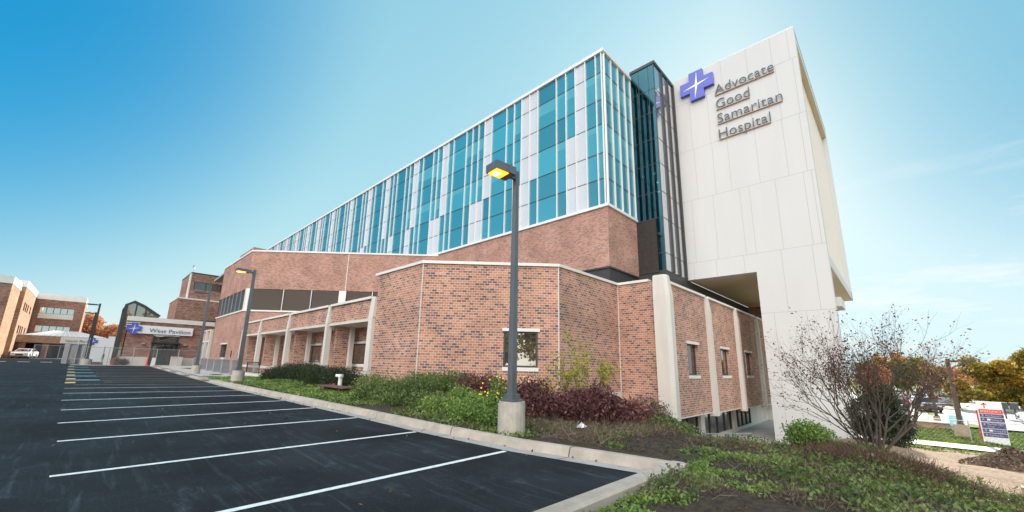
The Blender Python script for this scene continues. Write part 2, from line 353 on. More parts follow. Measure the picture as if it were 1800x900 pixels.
def text_mesh(body, size, extr, name='lettering', spacing=1.0, shear=0, thin=-.012):
    cu = bpy.data.curves.new(name, 'FONT'); cu.body = body; cu.size = size; cu.extrude = extr; cu.space_character = spacing; cu.resolution_u = 3; cu.shear = shear; cu.offset = thin
    tmp = bpy.data.objects.new('tmp_text', cu); COL.objects.link(tmp)
    dg = bpy.context.evaluated_depsgraph_get(); me = bpy.data.meshes.new_from_object(tmp.evaluated_get(dg)); me.name = name
    bpy.data.objects.remove(tmp); bpy.data.curves.remove(cu); return me
def put_text(body, name, m, parent, origin, right, width=None, height=None, size=1, extr=.03, bold=0):
    """text whose first letter's lower left corner is at origin, running along plan vector right, facing its right-hand side"""
    me = text_mesh(body, size, extr); xs = [v.co.x for v in me.vertices]; ys = [v.co.y for v in me.vertices]
    sxx = width / (max(xs) - min(xs)) if width else 1; syy = height / .72 / size if height else sxx
    x0 = min(xs)
    for v in me.vertices: v.co.x = (v.co.x - x0) * sxx; v.co.y *= syy
    me.materials.clear(); me.materials.append(m)
    o = bpy.data.objects.new(name, me); COL.objects.link(o)
    r = Vector((right[0], right[1], 0)).normalized(); up = Vector((0, 0, 1)); n = r.cross(up)
    mt = Matrix((( r.x, up.x, n.x), (r.y, up.y, n.y), (r.z, up.z, n.z))).to_4x4(); mt.translation = Vector(origin)
    o.matrix_world = mt
    if parent: o.parent = parent; o.matrix_parent_inverse = parent.matrix_basis.inverted()
    return o
def leaves(name, pos, size, m, parent=None, up=.3, rnd=None, aspect=.5, loc=(0, 0, 0), tri=False):
    """many leaf-shaped quads at pos (N,3)"""
    pos = np.asarray(pos, float); N = len(pos); size = np.broadcast_to(size, (N,)) * RNG.uniform(.6, 1.35, N)
    d = RNG.normal(size=(N, 3)); d[:, 2] += up * 2; d /= np.linalg.norm(d, axis=1)[:, None]
    t = RNG.normal(size=(N, 3)); sd_ = np.cross(d, t); sd_ /= np.linalg.norm(sd_, axis=1)[:, None] + 1e-9
    a = pos - d * size[:, None] * .5; c = pos + d * size[:, None] * .5; b = pos + sd_ * size[:, None] * aspect * .5; e = pos - sd_ * size[:, None] * aspect * .5
    V = np.stack([a, b, c, e], 1).reshape(-1, 3) - np.array(loc)
    me = bpy.data.meshes.new(name); me.vertices.add(4 * N); me.vertices.foreach_set('co', V.astype(np.float32).ravel())
    me.loops.add(4 * N); me.loops.foreach_set('vertex_index', np.arange(4 * N, dtype=np.int32))
    me.polygons.add(N); me.polygons.foreach_set('loop_start', np.arange(0, 4 * N, 4, dtype=np.int32)); me.polygons.foreach_set('loop_total', np.full(N, 4, np.int32))
    at = me.attributes.new('rnd', 'FLOAT', 'FACE'); rr = RNG.random(N) if rnd is None else np.clip(rnd, 0, 1); at.data.foreach_set('value', rr.astype(np.float32))
    me.materials.append(m); me.update(); me.validate()
    o = bpy.data.objects.new(name, me); COL.objects.link(o)
    if parent: o.parent = parent
    else: o.location = loc
    return o
def blob_points(N, centres, radii, shell=.55):
    """points in lumpy ellipsoids, denser towards their skin"""
    centres = np.asarray(centres, float); radii = np.asarray(radii, float); k = RNG.integers(0, len(centres), N)
    d = RNG.normal(size=(N, 3)); d /= np.linalg.norm(d, axis=1)[:, None]; r = shell + (1 - shell) * RNG.random(N) ** .5
    r *= 1 + .16 * RNG.normal(size=N)
    return centres[k] + d * radii[k] * r[:, None], k

# ------------------------------------------------------------------ terrain
MX = [-60, 5, 8, 10, 12.5, 14, 16, 20, 26, 31, 36, 45, 60, 600]
MZ = [.02, .06, .09, .03, -.12, -.30, -.50, -.90, -1.42, -1.90, -2.05, -2.12, -2.12, -2.12]
PX_ = [-60, 6, 8, 10, 11, 12.2, 13.4, 16.2, 18.3, 45, 60, 600]
PZ_ = [.1, .17, .22, .08, -.05, -.24, -.62, -1.9, -2.4, -2.4, -2.12, -2.12]
def ground(x, y):
    x = np.asarray(x, float); y = np.asarray(y, float)
    m = np.interp(x, MX, MZ); p = np.interp(x, PX_, PZ_)
    m = m + np.interp(x, [7.5, 10, 12, 14, 16, 20, 26, 31], [0, -.25, -.36, -.42, -.40, -.30, -.10, 0]) * np.clip((.7 - y) / 1.3, 0, 1)
    t = np.clip((y - 2.0) / 2.2, 0, 1); t = t * t * (3 - 2 * t); z = m * (1 - t) + p * t
    bed = .16 + .01 * np.clip(y, 0, 60) + .22 * np.clip((x - 6.2) / 3, 0, 1)
    bed = bed - np.clip((y - 24.5) / 2, 0, 1) * (.11 + .22 * np.clip((x - 6.2) / 3, 0, 1))
    t2 = np.clip((y - 6.6) / 2.6, 0, 1); t2 = t2 * t2 * (3 - 2 * t2); t2 = t2 * np.clip((18.0 - x) / 1.4, 0, 1); z = z * (1 - t2) + bed * t2
    far = .6 + .3 * np.clip((y - 60) / 35, 0, 1)
    z = np.where((y > 60) & (x < 30), far, z)
    return z
def hump(x, y):
    return .035 * np.sin(x * 2.1 + .7 * y) * np.sin(y * 1.7 - .6 * x) + .02 * np.sin(5.3 * x + 1.1) * np.sin(4.7 * y) + .05 * np.sin(.8 * x + 2) * np.sin(.9 * y)
KERB = [(6.30, 2.88), (6.18, 3.3), (5.72, 5.4), (5.50, 8.0), (5.42, 10.8), (5.31, 13.5), (5.20, 16.1), (5.05, 18.6), (4.92, 21.2), (4.82, 24), (4.72, 40), (4.62, 60)]
KXs = [k[0] for k in KERB]; KYs = [k[1] for k in KERB]
def kx(y): return np.interp(y, KYs, KXs)
def lotz(y): return .01 * np.clip(y, 0, 60) + .3 * np.clip((y - 60) / 35, 0, 1)
def gz(x, y):
    z = ground(x, y)
    inlot = (x < kx(y) + .5) & (y > 2.55)
    z = np.where(inlot, lotz(y) - .12, z)
    soft = np.clip((x - 7) / 3, 0, 1) if True else 1
    z = z + np.where(inlot, 0, hump(x, y) * np.clip(((x - kx(y) - .6) / 1.2), 0, 1) * np.where((y > 4) & (x > 17), 0, 1) + np.where(y < 2.4, hump(x, y) * .6, 0) * (x < 30))
    z = z + ((y <= 2.55) & (x < 6)) * .06 * np.clip((2.55 - y) / .3, 0, 1)
    return z
def G(x, y): return float(gz(np.array(x), np.array(y)))
def grid(name, xs, ys, zf, m, dz=0):
    Xg, Yg = np.meshgrid(xs, ys, indexing='ij'); Z = zf(Xg, Yg) + dz; V = np.stack([Xg, Yg, Z], -1).reshape(-1, 3); nx, ny = len(xs), len(ys)
    F = [(i * ny + j, (i + 1) * ny + j, (i + 1) * ny + j + 1, i * ny + j + 1) for i in range(nx - 1) for j in range(ny - 1)]
    me = bpy.data.meshes.new(name); me.from_pydata(V.tolist(), [], F); me.materials.append(m); me.polygons.foreach_set('use_smooth', [True] * len(F)); me.update()
    o = bpy.data.objects.new(name, me); COL.objects.link(o); return o
def ground_mat():
    m, n, b = newmat('soil and turf'); b.inputs['Roughness'].default_value = .95; b.inputs['Specular IOR Level'].default_value = .2
    t = n.nodes.new('ShaderNodeTexCoord'); sp = n.nodes.new('ShaderNodeSeparateXYZ'); n.links.new(t.outputs['Object'], sp.inputs[0])
    def noise(sc, det=6):
        x = n.nodes.new('ShaderNodeTexNoise'); x.inputs['Scale'].default_value = sc; x.inputs['Detail'].default_value = det; x.inputs['Roughness'].default_value = .65; n.links.new(t.outputs['Object'], x.inputs[0]); return x
    def ramp(src, a, b_):
        r = n.nodes.new('ShaderNodeMapRange'); r.inputs[1].default_value = a; r.inputs[2].default_value = b_; n.links.new(src, r.inputs[0]); r.clamp = True; return r.outputs[0]
    def mix(f, c1, c2):
        x = n.nodes.new('ShaderNodeMix'); x.data_type = 'RGBA'; n.links.new(f, x.inputs[0])
        for i, c in ((6, c1), (7, c2)):
            if isinstance(c, tuple): x.inputs[i].default_value = (*c, 1)
            else: n.links.new(c, x.inputs[i])
        return x.outputs[2]
    n1 = noise(1.1).outputs[0]; n2 = noise(9).outputs[0]; n3 = noise(.5, 3).outputs[0]
    soil = mix(ramp(n2, .3, .7), (.028, .022, .018), (.10, .075, .055))
    turf = mix(ramp(n2, .35, .65), (.03, .034, .02), (.085, .09, .045))
    near = mix(ramp(n1, .56, .66), soil, turf)
    dirt = mix(ramp(n2, .3, .7), (.20, .135, .09), (.40, .30, .21))
    lawn = mix(ramp(n2, .3, .7), (.10, .13, .03), (.24, .26, .07))
    ad = n.nodes.new('ShaderNodeMath'); ad.operation = 'MULTIPLY_ADD'; n.links.new(n3, ad.inputs[0]); ad.inputs[1].default_value = 4
    a0 = n.nodes.new('ShaderNodeMath'); a0.operation = 'MULTIPLY_ADD'; n.links.new(sp.outputs[1], a0.inputs[0]); a0.inputs[1].default_value = -2.2; n.links.new(sp.outputs[0], a0.inputs[2]); n.links.new(a0.outputs[0], ad.inputs[2])
    c = mix(ramp(ad.outputs[0], 15.0, 16.4), near, dirt)
    c = mix(ramp(sp.outputs[0], 32.6, 33.1), c, lawn)
    n.links.new(c, b.inputs['Base Color'])
    bp = n.nodes.new('ShaderNodeBump'); bp.inputs['Strength'].default_value = .9; bp.inputs['Distance'].default_value = .05
    n4 = noise(14).outputs[0]; n.links.new(n4, bp.inputs['Height']); n.links.new(bp.outputs[0], b.inputs['Normal']); return m
M['ground'] = ground_mat()
xs = np.concatenate([np.array([-1500, -600, -200, -80, -40, -20, -10, -5]), np.arange(-3, 20, .16), np.arange(20, 46, .6), np.array([50, 56, 60, 80, 110, 160, 260, 500, 1000, 2000])])
ys = np.concatenate([np.array([-1500, -600, -200, -80, -40, -20, -12, -8]), np.arange(-6, 2.2, .2), np.arange(2.2, 3.1, .05), np.arange(3.1, 12, .2), np.arange(12, 30, .5), np.array([32, 36, 40, 45, 50, 55, 60, 60.01, 66, 75, 85, 95, 110, 150, 250, 600, 1500])])
tag(grid('ground', xs, ys, gz, M['ground']), kind='structure')
# asphalt
def asphalt():
    m, n, b = newmat('asphalt'); b.inputs['Roughness'].default_value = .85; b.inputs['Specular IOR Level'].default_value = .22
    t = n.nodes.new('ShaderNodeTexCoord')
    def noise(sc, det=5, dist=0, scl=None):
        x = n.nodes.new('ShaderNodeTexNoise'); x.inputs['Scale'].default_value = sc; x.inputs['Detail'].default_value = det; x.inputs['Roughness'].default_value = .6; x.inputs['Distortion'].default_value = dist
        if scl:
            q = n.nodes.new('ShaderNodeMapping'); q.inputs['Scale'].default_value = scl; q.inputs['Rotation'].default_value = (0, 0, .5); n.links.new(t.outputs['Object'], q.inputs[0]); n.links.new(q.outputs[0], x.inputs[0])
        else: n.links.new(t.outputs['Object'], x.inputs[0])
        return x.outputs[0]
    def mr(src, a, b_, c, d):
        r = n.nodes.new('ShaderNodeMapRange'); r.inputs[1].default_value = a; r.inputs[2].default_value = b_; r.inputs[3].default_value = c; r.inputs[4].default_value = d; n.links.new(src, r.inputs[0]); return r.outputs[0]
    def mul(a, b_):
        x = n.nodes.new('ShaderNodeMath'); x.operation = 'MULTIPLY'; n.links.new(a, x.inputs[0]); n.links.new(b_, x.inputs[1]); return x.outputs[0]
    big = mr(noise(.45, 4, .6), .35, .7, .6, 1.9); fine = mr(noise(55, 3), .3, .7, .45, 1.7); scuff = mr(noise(1.6, 10, 1.4, (3.4, .3, 1)), .54, .74, 1, 3.0); patch = mr(noise(2.6, 8, .5), .56, .72, 1, 2.1)
    f = mul(mul(big, fine), mul(scuff, patch)); q = n.nodes.new('ShaderNodeVectorMath'); q.operation = 'SCALE'; q.inputs[0].default_value = (.0095, .0125, .0155)
    n.links.new(f, q.inputs['Scale']); n.links.new(q.outputs[0], b.inputs['Base Color'])
    bp = n.nodes.new('ShaderNodeBump'); bp.inputs['Strength'].default_value = .5; bp.inputs['Distance'].default_value = .01
    x = n.nodes.new('ShaderNodeTexNoise'); x.inputs['Scale'].default_value = 110; n.links.new(t.outputs['Object'], x.inputs[0]); n.links.new(x.outputs[0], bp.inputs['Height']); n.links.new(bp.outputs[0], b.inputs['Normal'])
    return m
M['asphalt'] = asphalt()
b = MB(); yy = [2.88, 3.3, 5.4, 8, 10.8, 13.5, 16.1, 18.6, 21.2, 24, 30, 40, 50, 60]
for a, c in zip(yy[:-1], yy[1:]): b.quad((-45, a, lotz(a)), (kx(a), a, lotz(a)), (kx(c), c, lotz(c)), (-45, c, lotz(c)))
b.quad((-45, 60, lotz(60)), (-1.3, 60, lotz(60)), (-1.3, 95, lotz(95)), (-45, 95, lotz(95)))
tag(b.build('car_park', M['asphalt']), kind='structure')
# painted lines
def stripe(name, x0, y0, x1, y1, wd, m, dz=.004):
    d = _n(np.array([x1 - x0, y1 - y0])); nn = np.array([-d[1], d[0]]) * wd / 2; k = MB(); N = 1
    P = [(x0 + nn[0], y0 + nn[1]), (x0 - nn[0], y0 - nn[1]), (x1 - nn[0], y1 - nn[1]), (x1 + nn[0], y1 + nn[1])]
    k.quad(*[(x, y, lotz(y) + dz) for x, y in P]); return tag(k.build(name, m), kind='structure')
WL = [((0.0, 5.10), (5.68, 5.42)), ((-.11, 7.88), (5.47, 8.05)), ((-.16, 10.70), (5.40, 10.80)), ((-.26, 13.24), (5.29, 13.52)), ((-.31, 15.96), (5.18, 16.1)), ((-.41, 18.91), (4.98, 18.75)), ((-.47, 21.8), (4.90, 21.3)), ((-.53, 24.53), (4.79, 24.0))]
for i, (a, c) in enumerate(WL): stripe('parking_line', *a, *c, .10, M['stripe'])
YL = [27.22, 30.8, 35.34, 40.12, 45.92, 52.4]; LX = [-.62, -.69, -.80, -.92, -1.06, -1.21]
for i, (y, x) in enumerate(zip(YL, LX)):
    stripe('parking_line', x + .3, y - .5, 4.65, y - .95, .09, M['yellow_thin'])
    stripe('parking_line', x + 1.3, y + 1.4, 4.65, y + 1.0, .09, M['yellow_thin'])
    if i: stripe('parking_line', x, y, x + 1.25, y, .30, M['blue'], .008)
    stripe('parking_line', x + .15, y + .8, x + .15, y + 1.9, .35, M['yellow'])
for k in range(7): stripe('crosswalk_line', -3.0 - k * 1.7, 70, -3.9 - k * 1.7, 70, 1.2, M['stripe'])
# kerb: gutter pan, upright kerb; end kerb at the near side
def offset(y, o): return (float(kx(y)) + o, y)
ks = [2.55, 3.3] + yy[2:]
gt = MB(); kb = MB()
for a, c in zip(ks[:-1], ks[1:]):
    a2 = max(a, 2.88)
    gt.quad((*offset(a2, 0), lotz(a) + .006), (*offset(a2, .32), lotz(a) + .0), (*offset(c, .32), lotz(c)), (*offset(c, 0), lotz(c) + .006))
    pr = [(.32, 0), (.36, .135), (.40, .155), (.50, .16), (.53, .13), (.53, -.3)]
    flush = .0 if c <= 26 else -.10
    for (o0, h0), (o1, h1) in zip(pr[:-1], pr[1:]):
        f0 = 0 if a < 25.5 else -.09; f1 = 0 if c < 25.5 else -.09
        kb.quad((*offset(a, o0), lotz(a) + h0 + (f0 if h0 > 0 else 0)), (*offset(a, o1), lotz(a) + h1 + (f0 if h1 > 0 else 0)), (*offset(c, o1), lotz(c) + h1 + (f1 if h1 > 0 else 0)), (*offset(c, o0), lotz(c) + h0 + (f1 if h0 > 0 else 0)))
tag(gt.build('gutter', M['gutter']), kind='structure')
tag(kb.build('kerb', M['kerb']), kind='structure')
ek = MB(); xe = float(kx(2.55)) + .53
pe = [(2.88, .0), (2.84, .14), (2.80, .165), (2.62, .17), (2.58, .14), (2.58, -.3)]
gt2 = MB().quad((-6, 2.98, .032), (-6, 2.88, .030), (6.55, 2.88, .030), (6.3, 2.98, .032)).build('gutter', M['gutter']); tag(gt2, kind='structure')
for (y0, h0), (y1, h1) in zip(pe[:-1], pe[1:]): ek.quad((-6, y0, h0 + .02), (-6, y1, h1 + .02), (xe, y1, h1 + .02), (xe - (.02 if h0 == 0 else 0), y0, h0 + .02))
ek.quad((xe, 2.58, -.3), (xe, 2.58, .16), (xe, 2.62, .19), (xe, 2.8, .185), (xe, 2.84, .16), (xe, 2.88, -.3))
tag(ek.build('kerb', M['kerb']), kind='structure')
kj = MB()
for y_ in (4.4, 7.3, 10.4, 13.4, 16.6, 19.8, 23.0):
    for (o0, h0), (o1, h1) in zip(pr[:-2], pr[1:-1]): kj.quad((*offset(y_, o0 - .003), lotz(y_) + h0 + .004), (*offset(y_, o1 - .003), lotz(y_) + h1 + .004), (*offset(y_ + .018, o1 - .003), lotz(y_) + h1 + .004), (*offset(y_ + .018, o0 - .003), lotz(y_) + h0 + .004))
    kj.quad((*offset(y_, 0), lotz(y_) + .01), (*offset(y_, .32), lotz(y_) + .004), (*offset(y_ + .015, .32), lotz(y_) + .004), (*offset(y_ + .015, 0), lotz(y_) + .01))
tag(kj.build('kerb_joint', mat('dirty joint', (.09, .08, .07), .9)), kind='structure')
# sidewalks, plaza, roads
sw = MB()
for a, c in ((25.2, 32), (32, 40), (40, 50), (50, 60)):
    xa = 6.2 if a < 26 else 6.9
    sw.quad((*offset(a, .56), lotz(a) + .085), (8.0 if a > 26 else 6.6, a, lotz(a) + .09), (8.3, c, lotz(c) + .09), (*offset(c, .56), lotz(c) + .085))
sw.quad((-1.3, 57.2, .60 + .012), (offset(57, .56)[0], 57.2, .60 + .012), (offset(57, .56)[0], 60, .62), (-1.3, 60, .62))
tag(sw.build('sidewalk', M['walk']), kind='structure')
def strip(name, x0, x1, y0, y1, z, m): return tag(MB().quad((x0, y0, z), (x1, y0, z), (x1, y1, z), (x0, y1, z)).build(name, m), kind='structure')
b = MB().quad((30.7, 3.5, -1.80), (32.9, 3.5, -1.82), (33.9, -14, -1.9), (31.6, -14, -1.88)); tag(b.build('sidewalk', M['walk']), kind='structure')
strip('plaza', 18.6, 44, 2.3, 8.7, -2.30, M['walk'])
strip('road', 47, 60, -200, 200, -2.10, M['road']); strip('car_park', 60, 120, -60, 60, -2.09, M['road'])
b = MB()
for k in range(3): b.box(46.8, -60, -2.12, 47.0, 60, -1.98)
tag(b.build('kerb', M['kerb']), kind='structure')
for k in range(9): strip('parking_line', 64, 69, -14 + 2.8 * k, -13.88 + 2.8 * k, -2.08, M['stripe'])
for k in range(6): strip('grass_verge', 72 , 73.6, -13 + 4 * k, -10 + 4 * k, -1.95, M['ground'])
exec_order = None

# ================================================================== buildings
def brick_window(parent, p, q, s0, s1, z0, z1, depth=.12, gm='glass_gold', split=None, lintel=True):
    """frame, pane, lintel and sill of a window cut in the wall p-q"""
    p = np.array(p[:2], float); q = np.array(q[:2], float); d = _n(q - p); n = np.array([d[1], -d[0]])
    A = lambda s, o: tuple(p + d * s + n * o)
    f = MB(); t = .07
    f.bar(A(s0 + .002, 0), A(s0 + t, 0), .06, z0 + .002, z1 - .002, -depth + .01); f.bar(A(s1 - t, 0), A(s1 - .002, 0), .06, z0 + .002, z1 - .002, -depth + .01)
    f.bar(A(s0 + t, 0), A(s1 - t, 0), .06, z0 + .002, z0 + t, -depth + .01); f.bar(A(s0 + t, 0), A(s1 - t, 0), .06, z1 - t, z1 - .002, -depth + .01)
    if split: f.bar(A(split - .03, 0), A(split + .03, 0), .06, z0 + t, z1 - t, -depth + .01)
    w_ = f.build('window', M['frame'], parent)
    MB().bar(A(s0 + t * .8, 0), A(s1 - t * .8, 0), .02, z0 + t * .8, z1 - t * .8, -depth + .02).build('pane', M[gm], w_)
    if lintel:
        MB().bar(A(s0 - .06, 0), A(s1 + .08, 0), .10, z1 + .003, z1 + .13, -.05).build('lintel', M['coping'], w_)
        MB().bar(A(s0 - .03, 0), A(s1 + .03, 0), .14, z0 - .15, z0 - .003, -.10).build('sill', M['coping'], w_)
    return w_
def coping_run(parent, pts, z, over=.07, inn=.30, h=.12, name='coping', m='coping'):
    """coping over an open polyline (outside on the right-hand side), mitred corners"""
    pts = [np.array(p[:2], float) for p in pts]; nrm = []
    for a, c in zip(pts[:-1], pts[1:]): d = _n(c - a); nrm.append(np.array([d[1], -d[0]]))
    def off(i, o):
        if i == 0: return pts[0] + nrm[0] * o
        if i == len(pts) - 1: return pts[-1] + nrm[-1] * o
        a, c = nrm[i - 1], nrm[i]; mm = _n(a + c); return pts[i] + mm * o / max(.3, mm.dot(a))
    k = MB()
    for i in range(len(pts) - 1):
        k.prism([off(i, over), off(i + 1, over), off(i + 1, -inn), off(i, -inn)], z - h, z)
    return k.build(name, M[m], parent)

# ---- front brick wing --------------------------------------------------
fw = rootless('brick_front_wing', 'low faceted red brick hospital wing with white coping and slanted corner, nearest the street lamp', 'hospital wing')
K0 = (8.97, 17.05); K1 = (8.97, 13.43); K2 = (12.90, 9.50); K3 = (17.77, 9.50); K4 = (17.77, 7.55)
zt = 5.64
MB().wall(K0, K1, .55, zt).build('wall', M['brick'], fw)
MB().wall(K1, K2, .55, zt, holes=[(3.36, 4.72, 1.56, 2.95)]).build('wall', M['brick'], fw)
MB().wall(K2, K3, .55, zt).build('wall', M['brick'], fw)
MB().wall(K3, K4, -.75, zt).build('wall', M['brick'], fw)
brick_window(fw, K1, K2, 3.36, 4.72, 1.56, 2.95, .12, 'glass_gold', split=3.82)
MB().bar(K0, K1, .3, -.3, .553, -.28).bar(K1, K2, .3, -.3, .553, -.28).bar(K2, K3, .3, -.3, .553, -.28).build('foundation', M['concrete'], fw)
coping_run(fw, [(8.97, 17.3), K1, K2, K3, (17.77, 7.9)], 5.76)
# vertical control joints at the wall's corners
for p in (K1, K2, (17.765, 9.495)): MB().box(p[0] - .022, p[1] - .022, .5, p[0] + .012, p[1] + .012, zt).build('control_joint', M['coping'], fw)
# chamfered corner pilaster, wider towards the ground
def pilaster(pts_b, pts_t, z0, z1, zs):
    k = MB(); n = len(pts_b)
    k_ = lambda P, z: [(*p, z) for p in P]
    mid = [tuple(np.array(a) * .0 + np.array(b_)) for a, b_ in zip(pts_b, pts_b)]
    lev = [(pts_b, z0), (pts_b, zs), (pts_t, z1 - .06), ([tuple(np.mean(pts_t, 0) * .1 + np.array(p) * .9) for p in pts_t], z1)]
    for (P, a), (Q, c) in zip(lev[:-1], lev[1:]):
        for i in range(n):
            j = (i + 1) % n; k.quad((*P[i], a), (*P[j], a), (*Q[j], c), (*Q[i], c))
    k.quad(*k_(lev[-1][0], z1)); k.quad(*k_(pts_b[::-1], z0)); return k
pb = [(17.52, 7.62), (17.52, 7.06), (17.68, 6.92), (18.05, 6.92), (18.05, 7.62)]; ptp = [(17.58, 7.62), (17.58, 7.14), (17.72, 7.02), (18.0, 7.02), (18.0, 7.62)]
pilaster(pb, ptp, -.50, 5.86, 4.9).build('corner_pilaster', M['concrete'], fw)
MB().box(17.85, 7.60, -.6, 18.2, 8.3, 5.6).build('pier_core', M['concrete'], fw)
# south wall: brick bays between pilasters
XP = [18.22, 23.30, 24.0, 28.75, 29.45, 34.0, 34.7, 39.4, 40.1, 43.6]
wins = [(20.42, 21.90), (25.6, 27.2), (30.8, 32.4)]
Y5 = 7.32
bays = [(18.05, 23.45), (23.85, 28.95), (29.3, 34.25), (34.6, 39.6), (39.95, 44.2)]
for i, (a, c) in enumerate(bays):
    zb = -.48 - .012 * (a - 18)
    hl = [(wins[i][0] - a, wins[i][1] - a, 1.38, 2.90)] if i < 3 else []
    MB().wall((a, Y5), (c, Y5), zb, 5.60, holes=hl, depth=.22).build('wall', M['brick'], fw)
    if hl: brick_window(fw, (a, Y5), (c, Y5), hl[0][0], hl[0][1], 1.38, 2.90, .22, 'glass_gold' if i else 'glass_dark')
    MB().box(a, Y5 - .10, 5.60, c, Y5 + .3, 5.72).build('coping', M['coping'], fw)
    MB().box(a, Y5 - .02, zb - .05, c, Y5 + 1.2, zb - .003).build('soffit', M['concrete'], fw)
for x in (23.65, 29.12, 34.42, 39.78):
    pilaster([(x - .2, Y5 + .1), (x - .2, Y5 - .22), (x + .17, Y5 - .22), (x + .17, Y5 + .1)], [(x - .15, Y5 + .1), (x - .15, Y5 - .14), (x + .13, Y5 - .14), (x + .13, Y5 + .1)], -.62 - .012 * (x - 18), 5.62, 4.8).build('pilaster', M['concrete'], fw)
# lower storey under the overhang
lw = MB()
for x in (18.4, 24.6, 30.8): MB().box(x, 8.35, -2.7, x + .62, 8.9, -.5).build('lower_pier', M['concrete'], fw)
MB().box(35.6, 8.5, -2.7, 41.0, 8.75, -.6).build('lower_wall', M['concrete'], fw)
MB().box(18.4, 8.45, -2.7, 35.6, 8.85, -2.12).build('lower_plinth', M['concrete'], fw)
for (a, c) in ((19.02, 24.6), (25.22, 30.8), (31.42, 35.6)):
    fr = MB(); nn_ = 4
    for k in range(nn_ + 1):
        x = a + (c - a) * k / nn_; fr.box(x - .05, 8.5, -2.12, x + .05, 8.6, -.62)
    fr.box(a, 8.51, -.72, c, 8.59, -.62); o = fr.build('window', M['frame'], fw)
    MB().box(a, 8.56, -2.12, c, 8.58, -.62).build('pane', M['glass_dark'], o)
MB().box(41.0, 7.6, -2.7, 41.15, 8.9, -.7).build('wall', M['brick'], fw)
MB().box(40.9, 7.72, -2.28, 40.98, 8.5, -.98).build('door', M['coping'], fw)
ds = MB().box(40.85, 7.65, -.93, 40.95, 8.55, -.80).build('door_head', M['frame'], fw)
MB().prism([(9.1, 17), (9.1, 13.5), (13, 9.6), (17.9, 9.6), (17.9, 7.5), (44, 7.5), (44, 17)], 5.3, 5.45).build('roof', M['roof'], fw)

# ---- arcade ------------------------------------------------------------
ar = rootless('brick_arcade', 'long one storey brick arcade with white concrete piers and sills behind the clipped hedge', 'arcade')
PY = [17.25, 22.25, 28.6, 35.1, 40.0]
AX = 8.97
for i, y in enumerate(PY):
    wd = .42 if i == 0 else .32
    k = MB(); x0 = AX - .16
    for (a, bx, c, bx2) in ((.3, x0, 3.65, x0), (3.65, x0, 4.62, x0 + .08)):
        v = [(bx, y - wd / 2), (bx, y + wd / 2), (AX + .12, y + wd / 2), (AX + .12, y - wd / 2)]; v2 = [(bx2, y - wd / 2 + .03), (bx2, y + wd / 2 - .03), (AX + .12, y + wd / 2 - .03), (AX + .12, y - wd / 2 + .03)]
        for q in range(4): r = (q + 1) % 4; k.quad((*v[q], a), (*v[r], a), (*v2[r], c), (*v2[q], c))
        k.quad(*[(*t, c) for t in v2])
    k.build('pier', M['concrete'], ar)
    if i:
        MB().box(AX + .35, y - .28, 1.0, AX + 1.05, y - .02, 3.55).build('partition', M['brick'], ar)
        MB().box(AX + 1.07, y - .5, 1.0, AX + 1.3, y - .24, 3.55).build('inner_column', M['concrete'], ar)
for a, c in zip(PY[:-1], PY[1:]):
    a += .18; c -= .18
    MB().wall((AX, c), (AX, a), .0, .98).build('low_wall', M['brick'], ar)
    MB().box(AX - .10, a, .98, AX + .3, c, 1.16).build('sill', M['concrete'], ar)
    MB().box(AX - .06, a, 3.50, AX + .2, c, 3.62).build('beam', M['concrete'], ar)
    MB().wall((AX, c), (AX, a), 3.62, 4.56).build('spandrel_wall', M['brick'], ar)
    MB().box(AX - .12, a, 4.56, AX + .3, c, 4.68).build('coping', M['coping'], ar)
bw = [(20.7, 22.75), (27.1, 30.3), (36.7, 38.4)]; BX = 10.6; w0 = 40.2
MB().wall((BX, w0), (BX, 17.1), .5, 3.7, holes=[(w0 - c, w0 - a, 1.5, 2.62) for a, c in bw], depth=.15).build('back_wall', M['brick'], ar)
for (a, c), g_ in zip(bw, ('glass_gold', 'glass_gold', 'glass_gold')):
    brick_window(ar, (BX, w0), (BX, 17.1), w0 - c, w0 - a, 1.5, 2.62, .15, g_, split=(w0 - (a + c) / 2 - .2) if a == 27.1 else None)
MB().box(AX + .3, 17.1, 3.52, BX + .1, 40.2, 3.66).build('ceiling', M['concrete'], ar)
MB().box(AX + .1, 17.1, 4.3, 14, 40.2, 4.42).build('roof', M['roof'], ar)
MB().box(AX + .3, 17.1, .3, BX, 40.2, .98).build('floor', M['walk'], ar)

